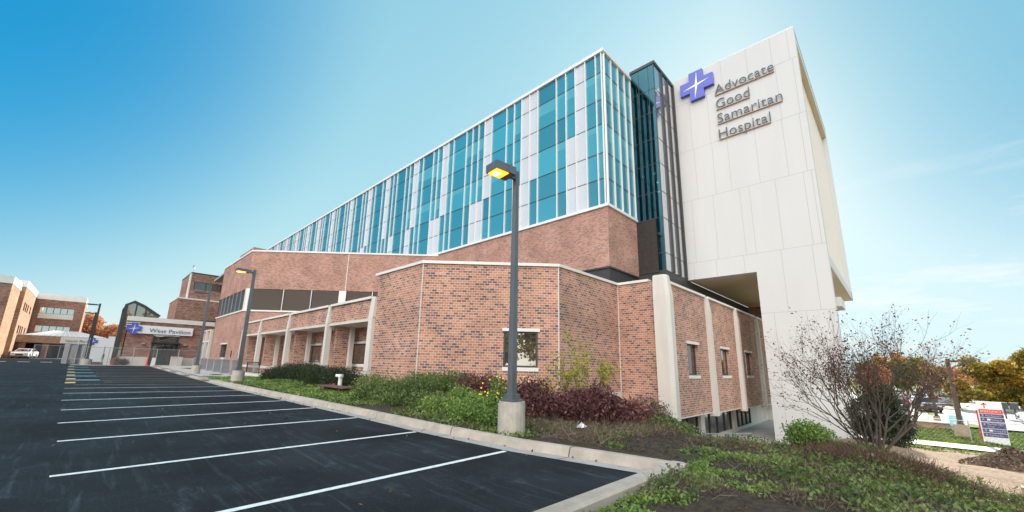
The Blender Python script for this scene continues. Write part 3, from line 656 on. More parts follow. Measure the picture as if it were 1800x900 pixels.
# ---- left brick wing ---------------------------------------------------
lwg = rootless('brick_louver_wing', 'tall red brick wing with slanted front and bronze louver band behind the arcade', 'hospital wing')
C0 = (9.0, 52.9); C1 = (9.0, 41.7); C2 = (21.25, 29.45)
MB().wall(C0, C1, .25, 11.45, holes=[(4.5, 7.1, 1.7, 2.97), (.15, 10.9, 5.98, 7.93)], depth=.16).build('wall', M['brick_up'], lwg)
s2 = math.hypot(12.25, 12.25)
MB().wall(C1, C2, .5, 11.45, holes=[(.45, 8.45, 5.98, 7.93), (9.1, 16.4, 5.98, 7.93)], depth=.16).build('wall', M['brick_up'], lwg)
coping_run(lwg, [C0, C1, C2], 11.60, .06, .3, .15)
brick_window(lwg, C0, C1, 4.5, 7.1, 1.7, 2.97, .16, 'glass_dark', split=5.8)
def louver(parent, p, q, s0, s1, z0, z1, m, nb, bars):
    p = np.array(p, float); q = np.array(q, float); d = _n(q - p); n = np.array([d[1], -d[0]]); A = lambda s, o=0: tuple(p + d * s + n * o)
    k = MB(); hgt = (z1 - z0) / nb
    k.bar(A(s0), A(s1), .02, z0, z1, -.155)
    for i in range(nb):
        z = z0 + i * hgt; a0 = A(s0, -.02); a1 = A(s1, -.02); b0 = A(s0, -.13); b1 = A(s1, -.13)
        k.quad((*a0, z), (*a1, z), (*b1, z + hgt * .92), (*b0, z + hgt * .92)); k.quad((*a0, z), (*b0, z - .01), (*b1, z - .01), (*a1, z))
    o = k.build('louver', M[m], parent)
    for s in bars: MB().bar(A(s - .035), A(s + .035), .05, z0, z1, -.03).build('louver_mullion', M['galv'], o)
louver(lwg, C1, C2, .45, 8.45, 5.98, 7.93, 'louver', 22, [3.4, 5.95]); louver(lwg, C1, C2, 9.1, 16.4, 5.98, 7.93, 'louver', 22, [11.5, 14])
louver(lwg, C0, C1, .15, 10.9, 5.98, 7.93, 'louver_grey', 22, [1.7, 3.25, 4.8, 6.3, 7.85, 9.4])
dd = np.array([1, -1]) / math.sqrt(2)
pt = lambda s: (C1[0] + dd[0] * s, C1[1] + dd[1] * s)
MB().bar(pt(.02), pt(.45), .03, 5.96, 7.95).bar((9.0, 42.0), (9.0, 41.72), .03, 5.96, 7.95).build('louver_jamb', M['coping'], lwg)
MB().bar(pt(8.45), pt(9.1), .03, 5.98, 7.93).build('louver_jamb', M['coping'], lwg)
coping_run(lwg, [(9.0, 52.9), C1, pt(8.5)], 5.98, .08, .0, .13, 'string_course')
MB().bar((9, 52.75), (9, 52.9), .03, .3, 11.45).bar(pt(8.95), pt(9.0), .012, 7.95, 11.45).build('control_joint', M['coping'], lwg)
MB().prism([(9.05, 52.8), (9.05, 41.8), (21.2, 29.7), (21.2, 60), (9.3, 60)], 11.0, 11.2).build('roof', M['roof'], lwg)
MB().box(9.0, 52.9, .2, 21, 53.0, 11.4).build('wall', M['brick_up'], lwg)
MB().box(12.0, 55.5, 11.0, 18, 62, 15.3).build('roof_penthouse', M['brick_up'], lwg)
MB().box(12.0, 43, 1.7, 12.6, 43.3, 2.0)
MB().bar((9, 43.6), (9, 43.4), .06, 1.75, 2.35).build('wall_box', M['frame'], lwg)

# ---- small arcade by the West entrance ---------------------------------
a2 = rootless('entrance_colonnade', 'small brick colonnade with white frames beside the entrance pavilion', 'arcade')
for i, y in enumerate((53.3, 55.6, 57.9)):
    MB().box(8.75, y - .14, .5, 9.2, y + .14, 4.7).build('pier', M['concrete'], a2)
for a, c in ((53.44, 55.46), (55.74, 57.76)):
    MB().wall((8.97, c), (8.97, a), 3.5, 4.6).build('spandrel_wall', M['brick_up'], a2)
    MB().box(8.8, a, 4.6, 9.3, c, 4.72).build('coping', M['coping'], a2); MB().box(8.85, a, 3.36, 9.3, c, 3.5).build('beam', M['coping'], a2)
    MB().wall((8.97, c), (8.97, a), .5, 1.4).build('low_wall', M['brick_up'], a2)
MB().box(10.6, 53, .5, 10.7, 60, 4.6).build('back_wall', M['brick_far'], a2)

# ---- glass ward block over brick ---------------------------------------
gb = rootless('glass_ward_block', 'long five storey hospital block with teal glass and white panels above a brick base', 'hospital building')
GX = 21.3; GY0 = 11.87; GY1 = 90.0; ZB = 11.70; ZT = 23.22
rows = [11.80, 13.62, 15.45, 17.55, 19.40, 21.50, 22.98]       # row boundaries, bottom to top
G6 = 'GGGGGG'; W6 = 'WWWWWW'
cols = [(.45, G6), (.84, G6), (.84, W6), (.82, 'GGGWWW'), (.86, G6), (1.78, G6), (.84, 'WWWWGG'), (.84, W6), (.82, 'GGGGWW'), (.88, G6), (1.78, G6), (.9, 'WWWWGG'), (.8, 'GGGGWW'), (.82, 'GGGGWW'), (.86, G6), (1.9, G6), (.8, G6), (.86, 'WWWWGG'), (.82, 'GGGGWW'), (.80, 'GGGGWW')]
yy_ = GY0 + .08 + sum(c[0] for c in cols); rr = random.Random(4)
pats = [[(1.82, G6), (.84, G6), (.86, 'WWWWGG'), (.8, 'GGGGWW'), (.82, G6)], [(1.82, G6), (.82, 'GGGGWW'), (.82, G6), (.8, 'WWWWGG'), (.84, G6)], [(1.82, G6), (.86, G6), (.8, W6), (.8, G6), (.82, 'GGGGWW')]]
while yy_ < GY1 - 5:
    for c in pats[rr.randrange(3)]: cols.append(c); yy_ += c[0]
def curtain(parent, mk, cols, start, rows, budget=100):
    """mk(s0, s1, z0, z1, out0, out1) -> corner list of a slab on the facade"""
    s = start; fins = []; cnt = {'G': 0, 'W': 0}; rest = {'G': MB(), 'W': MB()}; rails = MB()
    for wd, pat in cols:
        for ri in range(6):
            kind = pat[5 - ri]; z0, z1 = rows[ri], rows[ri + 1]
            bx = mk(s + .03, s + wd - .03, z0 + .025, z1 - .025, -.06, .0 if kind == 'G' else .012)
            cnt[kind] += 1
            if cnt[kind] <= budget:
                tall = ri in (1, 3, 5) if False else (z1 - z0 > 2)
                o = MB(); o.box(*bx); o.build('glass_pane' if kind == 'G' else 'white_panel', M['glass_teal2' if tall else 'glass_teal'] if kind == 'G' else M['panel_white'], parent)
            else: rest[kind].box(*bx)
        rails_z = rows[1:-1]
        for z in rails_z: rails.box(*mk(s + .0, s + wd, z - .03, z + .03, -.055, .018 if True else .02))
        fins.append(s); s += wd
    fins.append(s)
    for k, nm, m_ in (('G', 'glass_pane', 'glass_teal'), ('W', 'white_panel', 'panel_white')):
        if rest[k].v: tag(rest[k].build(nm, M[m_], parent), kind='stuff')
    rails.build('dark_rail', M['frame'], parent)
    f = MB()
    for q in fins: f.box(*mk(q - .028, q + .028, rows[0] - .05, rows[-1] + .05, -.02, .11))
    f.build('mullion', M['fin'], parent)
    return s
mkx = lambda s0, s1, z0, z1, o0, o1: (GX - o1, s0, z0, GX - o0, s1, z1)
yend = curtain(gb, mkx, cols, GY0 + .08, rows)
mky = lambda s0, s1, z0, z1, o0, o1: (s0, GY0 + .0 - o1, z0, s1, GY0 - o0, z1)
curtain(gb, mky, [(.93, G6), (.98, G6), (.98, G6), (.9, G6)], GX + .06, rows)
XE = GX + .06 + 3.79
MB().box(GX - .16, GY0 - .16, 22.98, GX + .3, yend, 23.22).box(GX + .3, GY0 - .16, 22.98, XE + .1, GY0 + .3, 23.22).build('roof_edge', M['fin'], gb)
MB().box(GX - .16, GY0 - .16, 11.62, GX + .1, yend, 11.80).box(GX + .1, GY0 - .16, 11.62, XE + .1, GY0 + .1, 11.80).build('base_band', M['fin'], gb)
MB().wall((GX - .05, 34), (GX - .05, GY0 - .05), 7.72, 11.62).build('wall', M['brick_up'], gb)
MB().wall((GX - .05, GY0 - .05), (XE + .03, GY0 - .05), 7.72, 11.62).build('wall', M['brick_up'], gb)
MB().box(GX + .1, GY0 + .06, 11.0, 40, 88, 22.9).build('core', M['frame'], gb)
MB().box(GX + .1, GY0 + .06, 22.9, 40, yend, 23.1).build('roof', M['roof'], gb)
MB().box(GX + .02, GY0 + .02, 5.45, XE, 34, 7.66).build('recessed_base', M['black'], gb)
MB().box(GX - .07, GY0 - .07, 7.62, XE, 34, 7.72).build('base_trim', M['black'], gb)
k = MB()
for x in (23.6,): k.box(x, GY0 - .01, 5.45, x + .04, GY0 + .02, 7.62)
k.build('seam', M['frame'], gb)
for yy0 in range(35, 90, 9): pass
MB().box(GX + .1, 34, .5, 40, 88, 11.0).build('lower_core', M['brick_up'], gb)

# ---- glass stair tower -------------------------------------------------
st = rootless('glass_stair_tower', 'narrow dark glass stair tower between the teal block and the white tower', 'stair tower')
SX = 25.2; SY = 9.98; SXE = 28.75; SZT = 23.65
rz = [7.95, 9.15, 11.60, 13.5, 15.6, 17.5, 19.6, 21.45, 23.45]
bb = MB().box(SX - .03, 10.45, 7.95, SX + .35, 11.80, 11.55).build('dark_cladding', M['blackbrick'], st)
MB().box(SX - .06, 10.42, 7.88, SX + .35, 11.80, 7.95).box(SX - .05, 10.42, 11.55, SX + .35, 11.85, 11.62).build('cladding_trim', M['black'], st)
MB().box(SX, SY, 7.68, 28.8, 11.8, 7.95).box(SX - .06, SY - .06, 6.4, 28.8, 11.8, 7.68).box(28.8, SY - .06, 6.4, 44.6, 11.8, 7.82).box(SX + .3, SY + .3, 5.45, 44.6, 11.8, 6.4).build('black_ledge', M['black'], st)
fr = MB(); ryl = [SY, 10.42, 11.15, 11.85]
for i in range(len(rz) - 1):
    for a, c in zip(ryl[:-1], ryl[1:]):
        if rz[i] < 11.5 and a > SY + .1: continue
        z0 = max(rz[i], 7.95)
        MB().box(SX, a + .02, z0 + .02, SX + .02, c - .02, rz[i + 1] - .02).build('glass_pane', M['glass_link'], st)
    fr.box(SX - .01, SY, rz[i] - .02, SX + .03, 11.85 if rz[i] > 11.5 else 10.42, rz[i] + .02)
for y in ryl[1:-1]: fr.box(SX - .012, y - .02, 11.6, SX + .03, y + .02, 23.45)
fr.box(SX - .02, SY - .02, 7.95, SX + .04, SY + .04, 23.45)
fx = [SX, 26.35, 26.55, 27.45, 27.65, 28.35]
xs_ = [SX + .04, 26.4, 27.5, 28.5]
for i in range(len(rz) - 1):
    for a, c in zip(xs_[:-1], xs_[1:]): MB().box(a + .02, SY, rz[i] + .02, c - .02, SY + .02, rz[i + 1] - .02).build('glass_pane', M['glass_mirror'], st)
    fr.box(SX, SY - .012, rz[i] - .02, 28.7, SY + .02, rz[i] + .02)
fr.build('dark_frame', M['frame'], st)
fn = MB()
for x in (26.4, 27.5): fn.box(x - .06, SY - .12, 7.95, x + .06, SY + .03, 23.45)
fn.box(28.55, SY - .1, 7.95, 28.75, SY + .03, 23.45)
fn.build('dark_fin', M['black'], st)
MB().box(SX - .06, SY - .08, 23.45, 28.8, 11.8, 23.68).build('roof', M['frame'], st)
fl = MB()
for z in (11.6, 15.5, 19.4): fl.box(SX + .1, SY + .1, z - .35, 31, 14.5, z)
fl.box(SX + .1, SY + .1, 23.1, 31, 14.5, 23.4); fl.box(30, SY + .1, 8, 30.2, 14.5, 23.3); fl.box(SX + .1, 14.4, 8, 31, 14.6, 23.3)
fl.build('interior_floor', M['frame'], st)
for z in (15.14, 19.04, 23.09):
    for x, y in ((25.7, 10.6), (25.7, 11.4), (27.2, 11.0), (28.8, 11.6)):
        MB().prism([(x + .09 * math.cos(t * .785), y + .09 * math.sin(t * .785)) for t in range(8)], z - .02, z).build('downlight', M['spot'], st)

# ---- white tower -------------------------------------------------------
wt = rootless('white_tower', 'tall white panelled tower standing on one broad pier at the right end of the hospital', 'tower')
TX = 28.8; TR = 2.12; TL = 9.94; TZ = 23.95
k = MB().box(TX, 5.72, 7.86, TX + .55, TL, TZ).box(TX, TR, -3.0, TX + .55, 5.72, TZ)
k.build('front_wall', M['tower_white'], wt)
MB().box(TX + .55, 2.47, -3, 33, 5.6, 7.86).build('pier_core', M['tower_white'], wt)
j = MB()
def jh(z, y0, y1): j.box(TX - .004, y0, z - .010, TX + .01, y1, z + .010)
def jv(y, z0, z1): j.box(TX - .003, y - .009, z0, TX + .01, y + .009, z1)
for z in (21.68, 17.68, 13.72, 9.06): jh(z, TR, TL)
jh(5.2, TR, 5.72); jh(1.2, TR, 5.72)
for ys_r, z0, z1 in (([7.72, 6.54, 4.91, 3.47, 2.52], 21.68, TZ), ([8.87, 7.62, 6.51, 4.99, 3.36, 2.4], 17.68, 21.68), ([8.8, 7.59, 6.61, 4.94, 3.4, 2.47], 13.72, 17.68), ([9.26, 7.83, 6.17, 5.61, 4.16, 2.7, 2.3], 9.06, 13.72)):
    for y in ys_r: jv(y, z0, z1)
for y in (9.45, 8.0, 6.34): jv(y, 7.86, 9.06)
for y in (4.31, 2.78): jv(y, 5.2, 9.06)
for y in (5.05, 3.47, 2.4): jv(y, 1.2, 5.2)
for y in (5.1, 3.6): jv(y, -3, 1.2)
j.build('panel_joint', M['joint'], wt)
XF = 45.2
MB().box(TX + .55, TR + .02, TZ - .75, XF, 9.9, TZ).build('roof_frame', M['tower_white'], wt)
MB().box(TX + .56, TR + .06, TZ - .757, XF - .6, 2.5, TZ - .752).build('frame_soffit', M['soffit'], wt)
MB().box(XF - .55, TR + .02, 7.86, XF, 2.6, TZ - .75).build('end_fin', M['tower_white'], wt)
MB().box(TX + .55, TR + .02, 7.86, XF, 9.9, 8.55).build('floor_frame', M['tower_white'], wt)
rb = MB().box(TX + .55, 2.50, 8.55, XF - .55, 9.9, TZ - .75)
for q in range(60): x = TX + .7 + q * .262; rb.box(x, 2.46, 8.55, x + .07, 2.505, TZ - .76)
rb.build('ribbed_wall', M['rib_white'], wt)
MB().box(TX + .56, 2.16, 7.845, XF - .02, 9.92, 7.855).build('soffit', M['soffit'], wt)
MB().wall((44.7, 10.2), (44.7, 5.0), -2.2, 7.85).build('wall', M['brick_far'], wt)
MB().box(TX + .005, TR + .0, TZ + .002, XF, 9.9, TZ + .06).build('parapet_cap', M['galv'], wt)
MB().box(33.2, 2.14, 5.9, 35.6, 3.4, 6.5).build('lower_beam', M['tower_white'], wt)

# ---- tower sign --------------------------------------------------------
ts = rootless('hospital_name_sign', 'large wall sign, blue cross and four lines of dark letters on the white tower', 'wall sign')
TXf = TX - .02
def cross_poly(cy, cz, arm, wd):   # in (s, z), s runs to the viewer's right
    a, h = arm, wd; return [(-h, -a), (h, -a), (h, -h), (a, -h), (a, h), (h, h), (h, a), (-h, a), (-h, h), (-a, h), (-a, -h), (-h, -h)]
def plate(parent, poly, face_x, cy, cz, th, m, name, axis='x'):
    """extruded outline; faces -X (axis x) or -Y (axis y)"""
    k = MB(); n = len(poly)
    def P(s, z, o): return (face_x - o, cy - s, cz + z) if axis == 'x' else (cy + s, face_x - o, cz + z)
    k.quad(*[P(s, z, th) for s, z in (poly if axis != 'x' else poly)])
    for i in range(n):
        (a, c), (d_, e) = poly[i], poly[(i + 1) % n]; k.quad(P(a, c, th), P(a, c, 0), P(d_, e, 0), P(d_, e, th))
    return k.build(name, M[m], parent)
def emblem(parent, face, cy, cz, s, th, axis):
    e = plate(parent, cross_poly(0, 0, s, s * .42), face, cy, cz, th, 'sign_blue', 'cross_emblem', axis)
    star = []
    L_ = [(90 + 4, 1.02), (4, .80), (-94 + 8, 1.02), (184, .80)]
    L_ = [(86, .92), (10, .80), (-98, .95), (188, .85)]
    star = []
    for i, (an, ln) in enumerate(L_):
        star.append((math.cos(R(an)) * s * ln, math.sin(R(an)) * s * ln)); nx = L_[(i + 1) % 4][0]
        if nx > an: nx -= 360
        mid = (an + nx) / 2; star.append((math.cos(R(mid)) * s * .10, math.sin(R(mid)) * s * .10))
    k = MB()
    def P(a, z, o): return (face - o, cy - a, cz + z) if axis == 'x' else (cy + a, face - o, cz + z)
    for i in range(8):
        a, c = star[i], star[(i + 1) % 8]; k.quad(P(0, 0, th + .006), P(*a, th + .006), P(*c, th + .006))
    k.build('white_star', M['sign_white'], e); return e
emblem(ts, TXf, 8.19, 22.66, 1.17, .26, 'x')
for body, wd, z in (('Advocate', 3.62, 21.30), ('Good', 2.10, 20.12), ('Samaritan', 3.86, 18.96), ('Hospital', 3.10, 17.74)):
    put_text(body, 'sign_lettering', M['letter'], ts, (TX - .12, 7.03, z), (0, -1), width=wd, height=.76, extr=.03)
    MB().box(TX - .13, 7.05 - wd, z - .075, TX - .0, 7.05, z - .045).build('letter_rail', M['ledge'], ts)

# ---- entrance pavilion -------------------------------------------------
wp = rootless('entrance_pavilion', 'low dark brick pavilion with glass doorway at the far end of the car park', 'pavilion')
W0 = (2.25, 60.0); W1 = (12, 60.0)
MB().wall(W0, W1, 1.55, 5.45, holes=[(2.38, 4.75, 1.55, 3.95)], depth=.3).build('wall', M['brick_far'], wp)
MB().box(2.2, 59.9, .4, 4.6, 60.1, 1.55).box(7.0, 59.9, .4, 12, 60.1, 1.55).build('concrete_base', M['concrete'], wp)
MB().box(2.25, 60, .4, 2.35, 66, 5.45).build('wall', M['brick_far'], wp)
MB().box(2.15, 59.88, 5.45, 12, 60.4, 5.95).build('parapet', M['coping'], wp)
k = MB()
for z in (4.75, 4.98, 5.2): k.box(2.15, 59.86, z, 3.3, 59.98, z + .1)
k.build('wall_trim', M['coping'], wp)
d_ = MB().box(4.63, 60.05, .6, 4.75, 60.2, 3.95).box(6.88, 60.05, .6, 7.0, 60.2, 3.95).box(5.75, 60.05, .6, 5.87, 60.2, 3.0).box(4.63, 60.05, 3.0, 7, 60.2, 3.12).build('door_frame', M['frame'], wp)
MB().box(4.7, 60.12, .6, 6.95, 60.16, 3.9).build('glass_door', M['glass_dark'], wp)
MB().box(4.5, 58.9, 3.10, 7.05, 60.0, 3.28).build('door_canopy', M['black'], wp)
MB().box(4.62, 59.85, 3.97, 6.95, 60.0, 4.07).build('door_lintel', M['coping'], wp)
for x in (3.9, 7.6): MB().prism([(x - .22, 59.99), (x + .22, 59.99), (x + .15, 59.75), (x - .15, 59.75)], 2.95, 3.1).build('wall_lamp', M['galv'], wp)
MB().box(2.3, 60.1, 5.3, 12, 70, 5.4).build('roof', M['roof'], wp)
ws = rootless('west_pavilion_sign', 'long white sign board reading West Pavilion with a blue cross above the dark doorway', 'sign')
MB().box(2.7, 59.70, 4.12, 8.1, 59.84, 5.02).build('sign_board', M['sign_white'], ws)
emblem(ws, 59.69, 2.85, 4.62, .62, .12, 'y')
put_text('West Pavilion', 'sign_lettering', M['letter'], ws, (4.15, 59.67, 4.30), (1, 0), width=3.7, height=.46, extr=.02)

# ---- leaning glass atrium ----------------------------------------------
at_ = rootless('glass_atrium', 'dark framed glass atrium with a sloping roof reflecting orange trees, left of the entrance pavilion', 'atrium')
k = MB()
prof = [(1.95, 0.9), (1.95, 7.2), (2.5, 7.55), (3.4, 7.15), (4.8, 6.2), (4.8, .9)]
k.quad(*[(x, 61, z) for x, z in prof]); k.quad(*[(x, 68, z) for x, z in prof[::-1]])
for i in range(6):
    (a, c), (d_, e) = prof[i], prof[(i + 1) % 6]; k.quad((a, 61, c), (a, 68, c), (d_, 68, e), (d_, 61, e))
k.build('glass_skin', M['glass_gold'], at_)
f = MB()
f.tube([(1.9, 60.95, .8), (1.9, 60.95, 7.25), (2.5, 60.95, 7.65), (3.4, 60.95, 7.22), (4.9, 60.95, 6.2)], .2, 4)
f.tube([(2.75, 60.95, .8), (2.75, 60.95, 7.4)], .09, 4); f.tube([(3.6, 60.95, 5), (3.6, 60.95, 7)], .09, 4)
for z in (2.3, 4.0, 5.6): f.tube([(1.9, 60.95, z), (2.75, 60.95, z)], .05, 4)
f.tube([(1.9, 68, .8), (1.9, 68, 7.25)], .13, 4); f.tube([(1.9, 61, 7.25), (1.9, 68, 7.25)], .12, 4)
f.build('dark_frame', M['frame'], at_)

# ---- stepped brick tower behind ----------------------------------------
bt = rootless('stepped_brick_tower', 'stepped brown brick tower with strip windows rising behind the entrance pavilion', 'tower')
MB().box(6.75, 66, .5, 14, 74, 9.15).build('lower_block', M['brick_far'], bt)
MB().box(6.68, 65.94, 9.15, 14, 74, 9.32).build('coping', M['coping'], bt)
up = MB().wall((7.75, 75), (7.75, 66.8), 9.3, 12.85, holes=[(2.2, 2.8, 10.2, 11.6), (4.8, 5.4, 10.2, 11.6)], depth=.2)
up.wall((7.75, 66.8), (14, 66.8), 9.3, 12.85, holes=[(.45, 5.8, 10.7, 11.75)], depth=.2); up.build('upper_block', M['brick_far'], bt)
MB().box(7.70, 66.75, 9.33, 7.82, 67.9, 12.84).build('concrete_strip', M['concrete'], bt)
MB().box(7.7, 66.74, 12.85, 14, 75, 12.97).build('coping', M['frame'], bt)
o = MB()
for x in (8.2, 9.5, 10.8, 12.1, 13.5): o.box(x, 66.9, 10.7, x + .08, 67.0, 11.75)
o = o.build('window', M['frame'], bt); MB().box(8.2, 66.96, 10.7, 13.55, 66.98, 11.75).build('pane', M['glass_dark'], o)
MB().box(7.93, 67, 10.2, 7.95, 75, 11.6).build('pane', M['glass_dark'], bt)
MB().box(9, 59.9 + .9, 5.4, 14, 66, 6.2).build('roof_box', M['black'], bt)
cm = thing('roof_antenna', 'small white dish and camera mast on the roof corner of the stepped brick tower', 'antenna', (7.85, 66.9, 12.97))
MB().tube([(0, 0, 0), (0, 0, .75)], .03, 6).build('mast', M['galv'], cm)
k = MB(); n_ = 10
for i in range(n_):
    a, c = 2 * math.pi * i / n_, 2 * math.pi * (i + 1) / n_; k.quad((.05, -.05, .7), (.3 * math.cos(a) * .6, -.2, .7 + .3 * math.sin(a)), (.3 * math.cos(c) * .6, -.2, .7 + .3 * math.sin(c)))
k.build('dish', M['sign_white'], cm)

# ---- North Pavilion ----------------------------------------------------
npv = rootless('tan_brick_pavilion', 'three storey tan brick building with strip windows and a concrete parapet at far left', 'building')
MB().wall((-8.65, 110), (-2.3, 110), .7, 11.4, holes=[(.75, 5.1, 8.9, 9.95), (.75, 5.1, 5.5, 6.6)], depth=.25).build('wall', M['brick_far'], npv)
MB().wall((-8.65, 94.4), (-8.65, 110), .7, 11.6, holes=[(a, a + 1.5, z, z + 1.3) for a in (2.5, 4.9, 7.3, 11) for z in (4.6, 8.2)], depth=.25).build('wall', M['brick_tan'], npv)
MB().wall((-9.15, 94.4), (-8.65, 94.4), .7, 11.8).build('wall', M['brick_tan'], npv)
MB().wall((-9.15, 85.6), (-9.15, 94.4), .7, 11.2).build('wall', M['brick_tan'], npv)
MB().wall((-30, 85.6), (-9.15, 85.6), .7, 11.2).build('wall', M['brick_far'], npv)
MB().wall((-2.3, 110), (-2.3, 125), .7, 11.4).build('wall', M['brick_tan'], npv)
k = MB().box(-8.7, 109.9, 11.4, -2.25, 125, 12.45).box(-30, 94.3, 11.6, -8.6, 125, 12.6).box(-30, 85.5, 10.95, -9.1, 94.4, 11.95)
k.build('parapet', M['coping'], npv)
MB().box(-7.9, 109.92, 7.95, -3.5, 110.0, 8.85).build('spandrel', M['coping'], npv)
for z0, z1 in ((8.9, 9.95), (5.5, 6.6)):
    o = MB()
    for q in range(6): x = -7.9 + q * .87; o.box(x - .04, 110.1, z0, x + .04, 110.2, z1)
    o = o.build('window', M['frame'], npv); MB().box(-7.9, 110.15, z0, -3.55, 110.17, z1).build('pane', M['glass_mirror'], o)
MB().box(-8.9, 95, .8, -8.88, 109.8, 11).build('pane', M['glass_dark'], npv)
cp = rootless('entrance_canopy', 'wide drive-through canopy with a pale hipped roof in front of the tan brick building', 'canopy')
MB().box(-9.0, 98, 3.35, 1.7, 98.35, 4.5).box(1.4, 98.35, 3.35, 1.7, 108, 4.5).box(-9, 98.35, 3.35, 1.4, 108, 3.5).build('fascia', M['brick_tan'], cp)
MB().box(-3.9, 97.93, 3.42, .2, 97.99, 4.42).build('sign_panel', M['coping'], cp)
k = MB(); a_, b_, c_, d__ = (-8.6, 98.2, 4.5), (1.8, 98.2, 4.5), (1.8, 108, 4.5), (-8.6, 108, 4.5); r0, r1 = (-5, 103, 5.55), (-2.0, 103, 5.55)
k.quad(a_, b_, r1, r0); k.quad(b_, c_, r1); k.quad(c_, d__, r0, r1); k.quad(d__, a_, r0); k.build('hipped_roof', M['canopy_roof'], cp)
k = MB()
for q in range(14): x = -7.8 + q * .7; k.tube([(x, 98.3, 4.53), (-5 + q * .22, 103, 5.59)], .03, 4)
k.build('roof_rib', M['coping'], cp)
for x in (-7.9, -5.4, -2.2, 1.0):
    MB().box(x - .35, 98.4, .7, x + .35, 99.1, 3.35).build('column', M['brick_far'], cp)
MB().box(-9, 107.9, .7, 1.5, 108.0, 3.4).build('back_wall', M['frame'], cp)
ns_ = rootless('north_pavilion_sign', 'dark lettering reading North Pavilion with a small blue cross on the canopy fascia', 'sign')
put_text('North Pavilion', 'sign_lettering', M['letter'], ns_, (-3.3, 97.9, 3.62), (1, 0), width=3.3, height=.42, extr=.02)
emblem(ns_, 97.92, .75, 3.9, .42, .06, 'y')
strip('sidewalk', -9, 2.5, 95, 108, .93, M['walk'])

# ================================================================== street lamps
M['tanconc'] = mat('tan stained concrete', (.36, .29, .20), .85, noise=.2, nscale=3, bump=.2)
M['footing'] = mat('lamp footing concrete', (.42, .385, .33), .85, noise=.18, nscale=4, bump=.3, bscale=30)
def lamp_post(name, label, base, h, arm_dir, arm=1.0, r_base=.30, base_h=.55, pole_w=.075, lit=True, round_base=True, m='pole', head=(.62, .36, .20), group='street lamps round the car park', lens=True):
    t = thing(name, label, 'street lamp', base, 0, group)
    n = 20 if round_base else 4; rb = r_base
    k = MB()
    P = [(rb * math.cos(2 * math.pi * (i + .5) / n), rb * math.sin(2 * math.pi * (i + .5) / n)) for i in range(n)]
    P2 = [(a * .95, c * .95) for a, c in P]
    k.prism(P, -.5, base_h - .04); k.prism(P2, base_h - .04, base_h); k.build('concrete_base', M['footing' if round_base else 'tanconc'], t, loc=(0, 0, 0))
    k = MB().box(-.17, -.17, base_h, .17, .17, base_h + .05).box(-.13, -.13, base_h + .05, .13, .13, base_h + .16); k.build('base_plate', M[m], t)
    w_ = pole_w
    k = MB(); bot, top = w_ * 1.15, w_ * .8
    z0, z1 = base_h + .16, h
    v0 = [(-bot, -bot), (bot, -bot), (bot, bot), (-bot, bot)]; v1 = [(-top, -top), (top, -top), (top, top), (-top, top)]
    for i in range(4): j_ = (i + 1) % 4; k.quad((*v0[i], z0), (*v0[j_], z0), (*v1[j_], z1), (*v1[i], z1))
    k.quad(*[(*p, z1) for p in v1]); k.build('pole', M[m], t)
    d = _n(np.array(arm_dir, float)); n2 = np.array([-d[1], d[0]]); hx, hy, hz = head
    A = lambda s, o: tuple(d * s + n2 * o)
    MB().prism([A(.05, -.04), A(arm - hx / 2 + .02, -.04), A(arm - hx / 2 + .02, .04), A(.05, .04)], h - .22, h - .12).build('arm', M[m], t)
    hd = MB().prism([A(arm - hx / 2, -hy / 2), A(arm + hx / 2, -hy / 2), A(arm + hx / 2, hy / 2), A(arm - hx / 2, hy / 2)], h - .22, h - .22 + hz).build('lamp_head', M[m], t)
    if lens:
        MB().prism([A(arm - hx * .15, -hy * .40), A(arm + hx * .44, -hy * .40), A(arm + hx * .44, hy * .40), A(arm - hx * .15, hy * .40)], h - .235, h - .222).build('lens', M['lamp_lit' if lit else 'frame'], hd)
        if lit: MB().prism([A(arm + hx * .1, -hy * .18), A(arm + hx * .34, -hy * .18), A(arm + hx * .34, hy * .18), A(arm + hx * .1, hy * .18)], h - .26, h - .236).build('bulb', M['lamp_hot'], hd)
    return t
LG = 'street lamps along the car park'
lamp_post('street_lamp', 'nearest street lamp, lit orange, on a squat concrete footing among the burgundy shrubs', (6.65, 6.18, .22), 6.1, (-1, .12), .47, .30, .62, .065, group=LG, head=(.60, .42, .20), round_base=True)
lamp_post('street_lamp', 'lit street lamp on a round concrete footing at the end of the grass bed', (5.72, 25.4, .34), 6.22, (-1, -.05), .55, .30, .66, .085, group=LG, head=(.7, .36, .16))
lamp_post('street_lamp', 'unlit street lamp on the pavement beside the row of grey bollards', (5.60, 37, .45), 6.15, (-1, -.1), .6, .28, .62, .085, group=LG, lit=False, head=(.7, .36, .14))
lamp_post('street_lamp', 'taller of the two dark street lamps beside the far chain fence', (-.2, 61, .6), 6.5, (-1, 0), .6, .42, .6, .10, group=LG, lit=False, m='pole_dark', head=(.8, .3, .12))
lamp_post('street_lamp', 'shorter and farther of the two dark street lamps behind the chain fence', (-.45, 76, .75), 6.5, (-1, 0), .6, .4, .5, .10, group=LG, lit=False, m='pole_dark', head=(.8, .3, .12))
lamp_post('street_lamp', 'brown street lamp on a square tan footing beside the emergency direction sign', (39.6, -2.28, -2.15), 4.95, (.1, -1), .75, .46, .85, .11, group='street lamps by the road', lit=False, round_base=False, m='bark', head=(.9, .35, .12))
lamp_post('street_lamp', 'distant dark lamp post left of the brown one, seen through the bare tree', (52, -1.7, -2.1), 5.2, (.1, 1), .6, .3, .4, .09, group='street lamps by the road', lit=False, round_base=False, m='pole_dark', head=(.7, .3, .12))

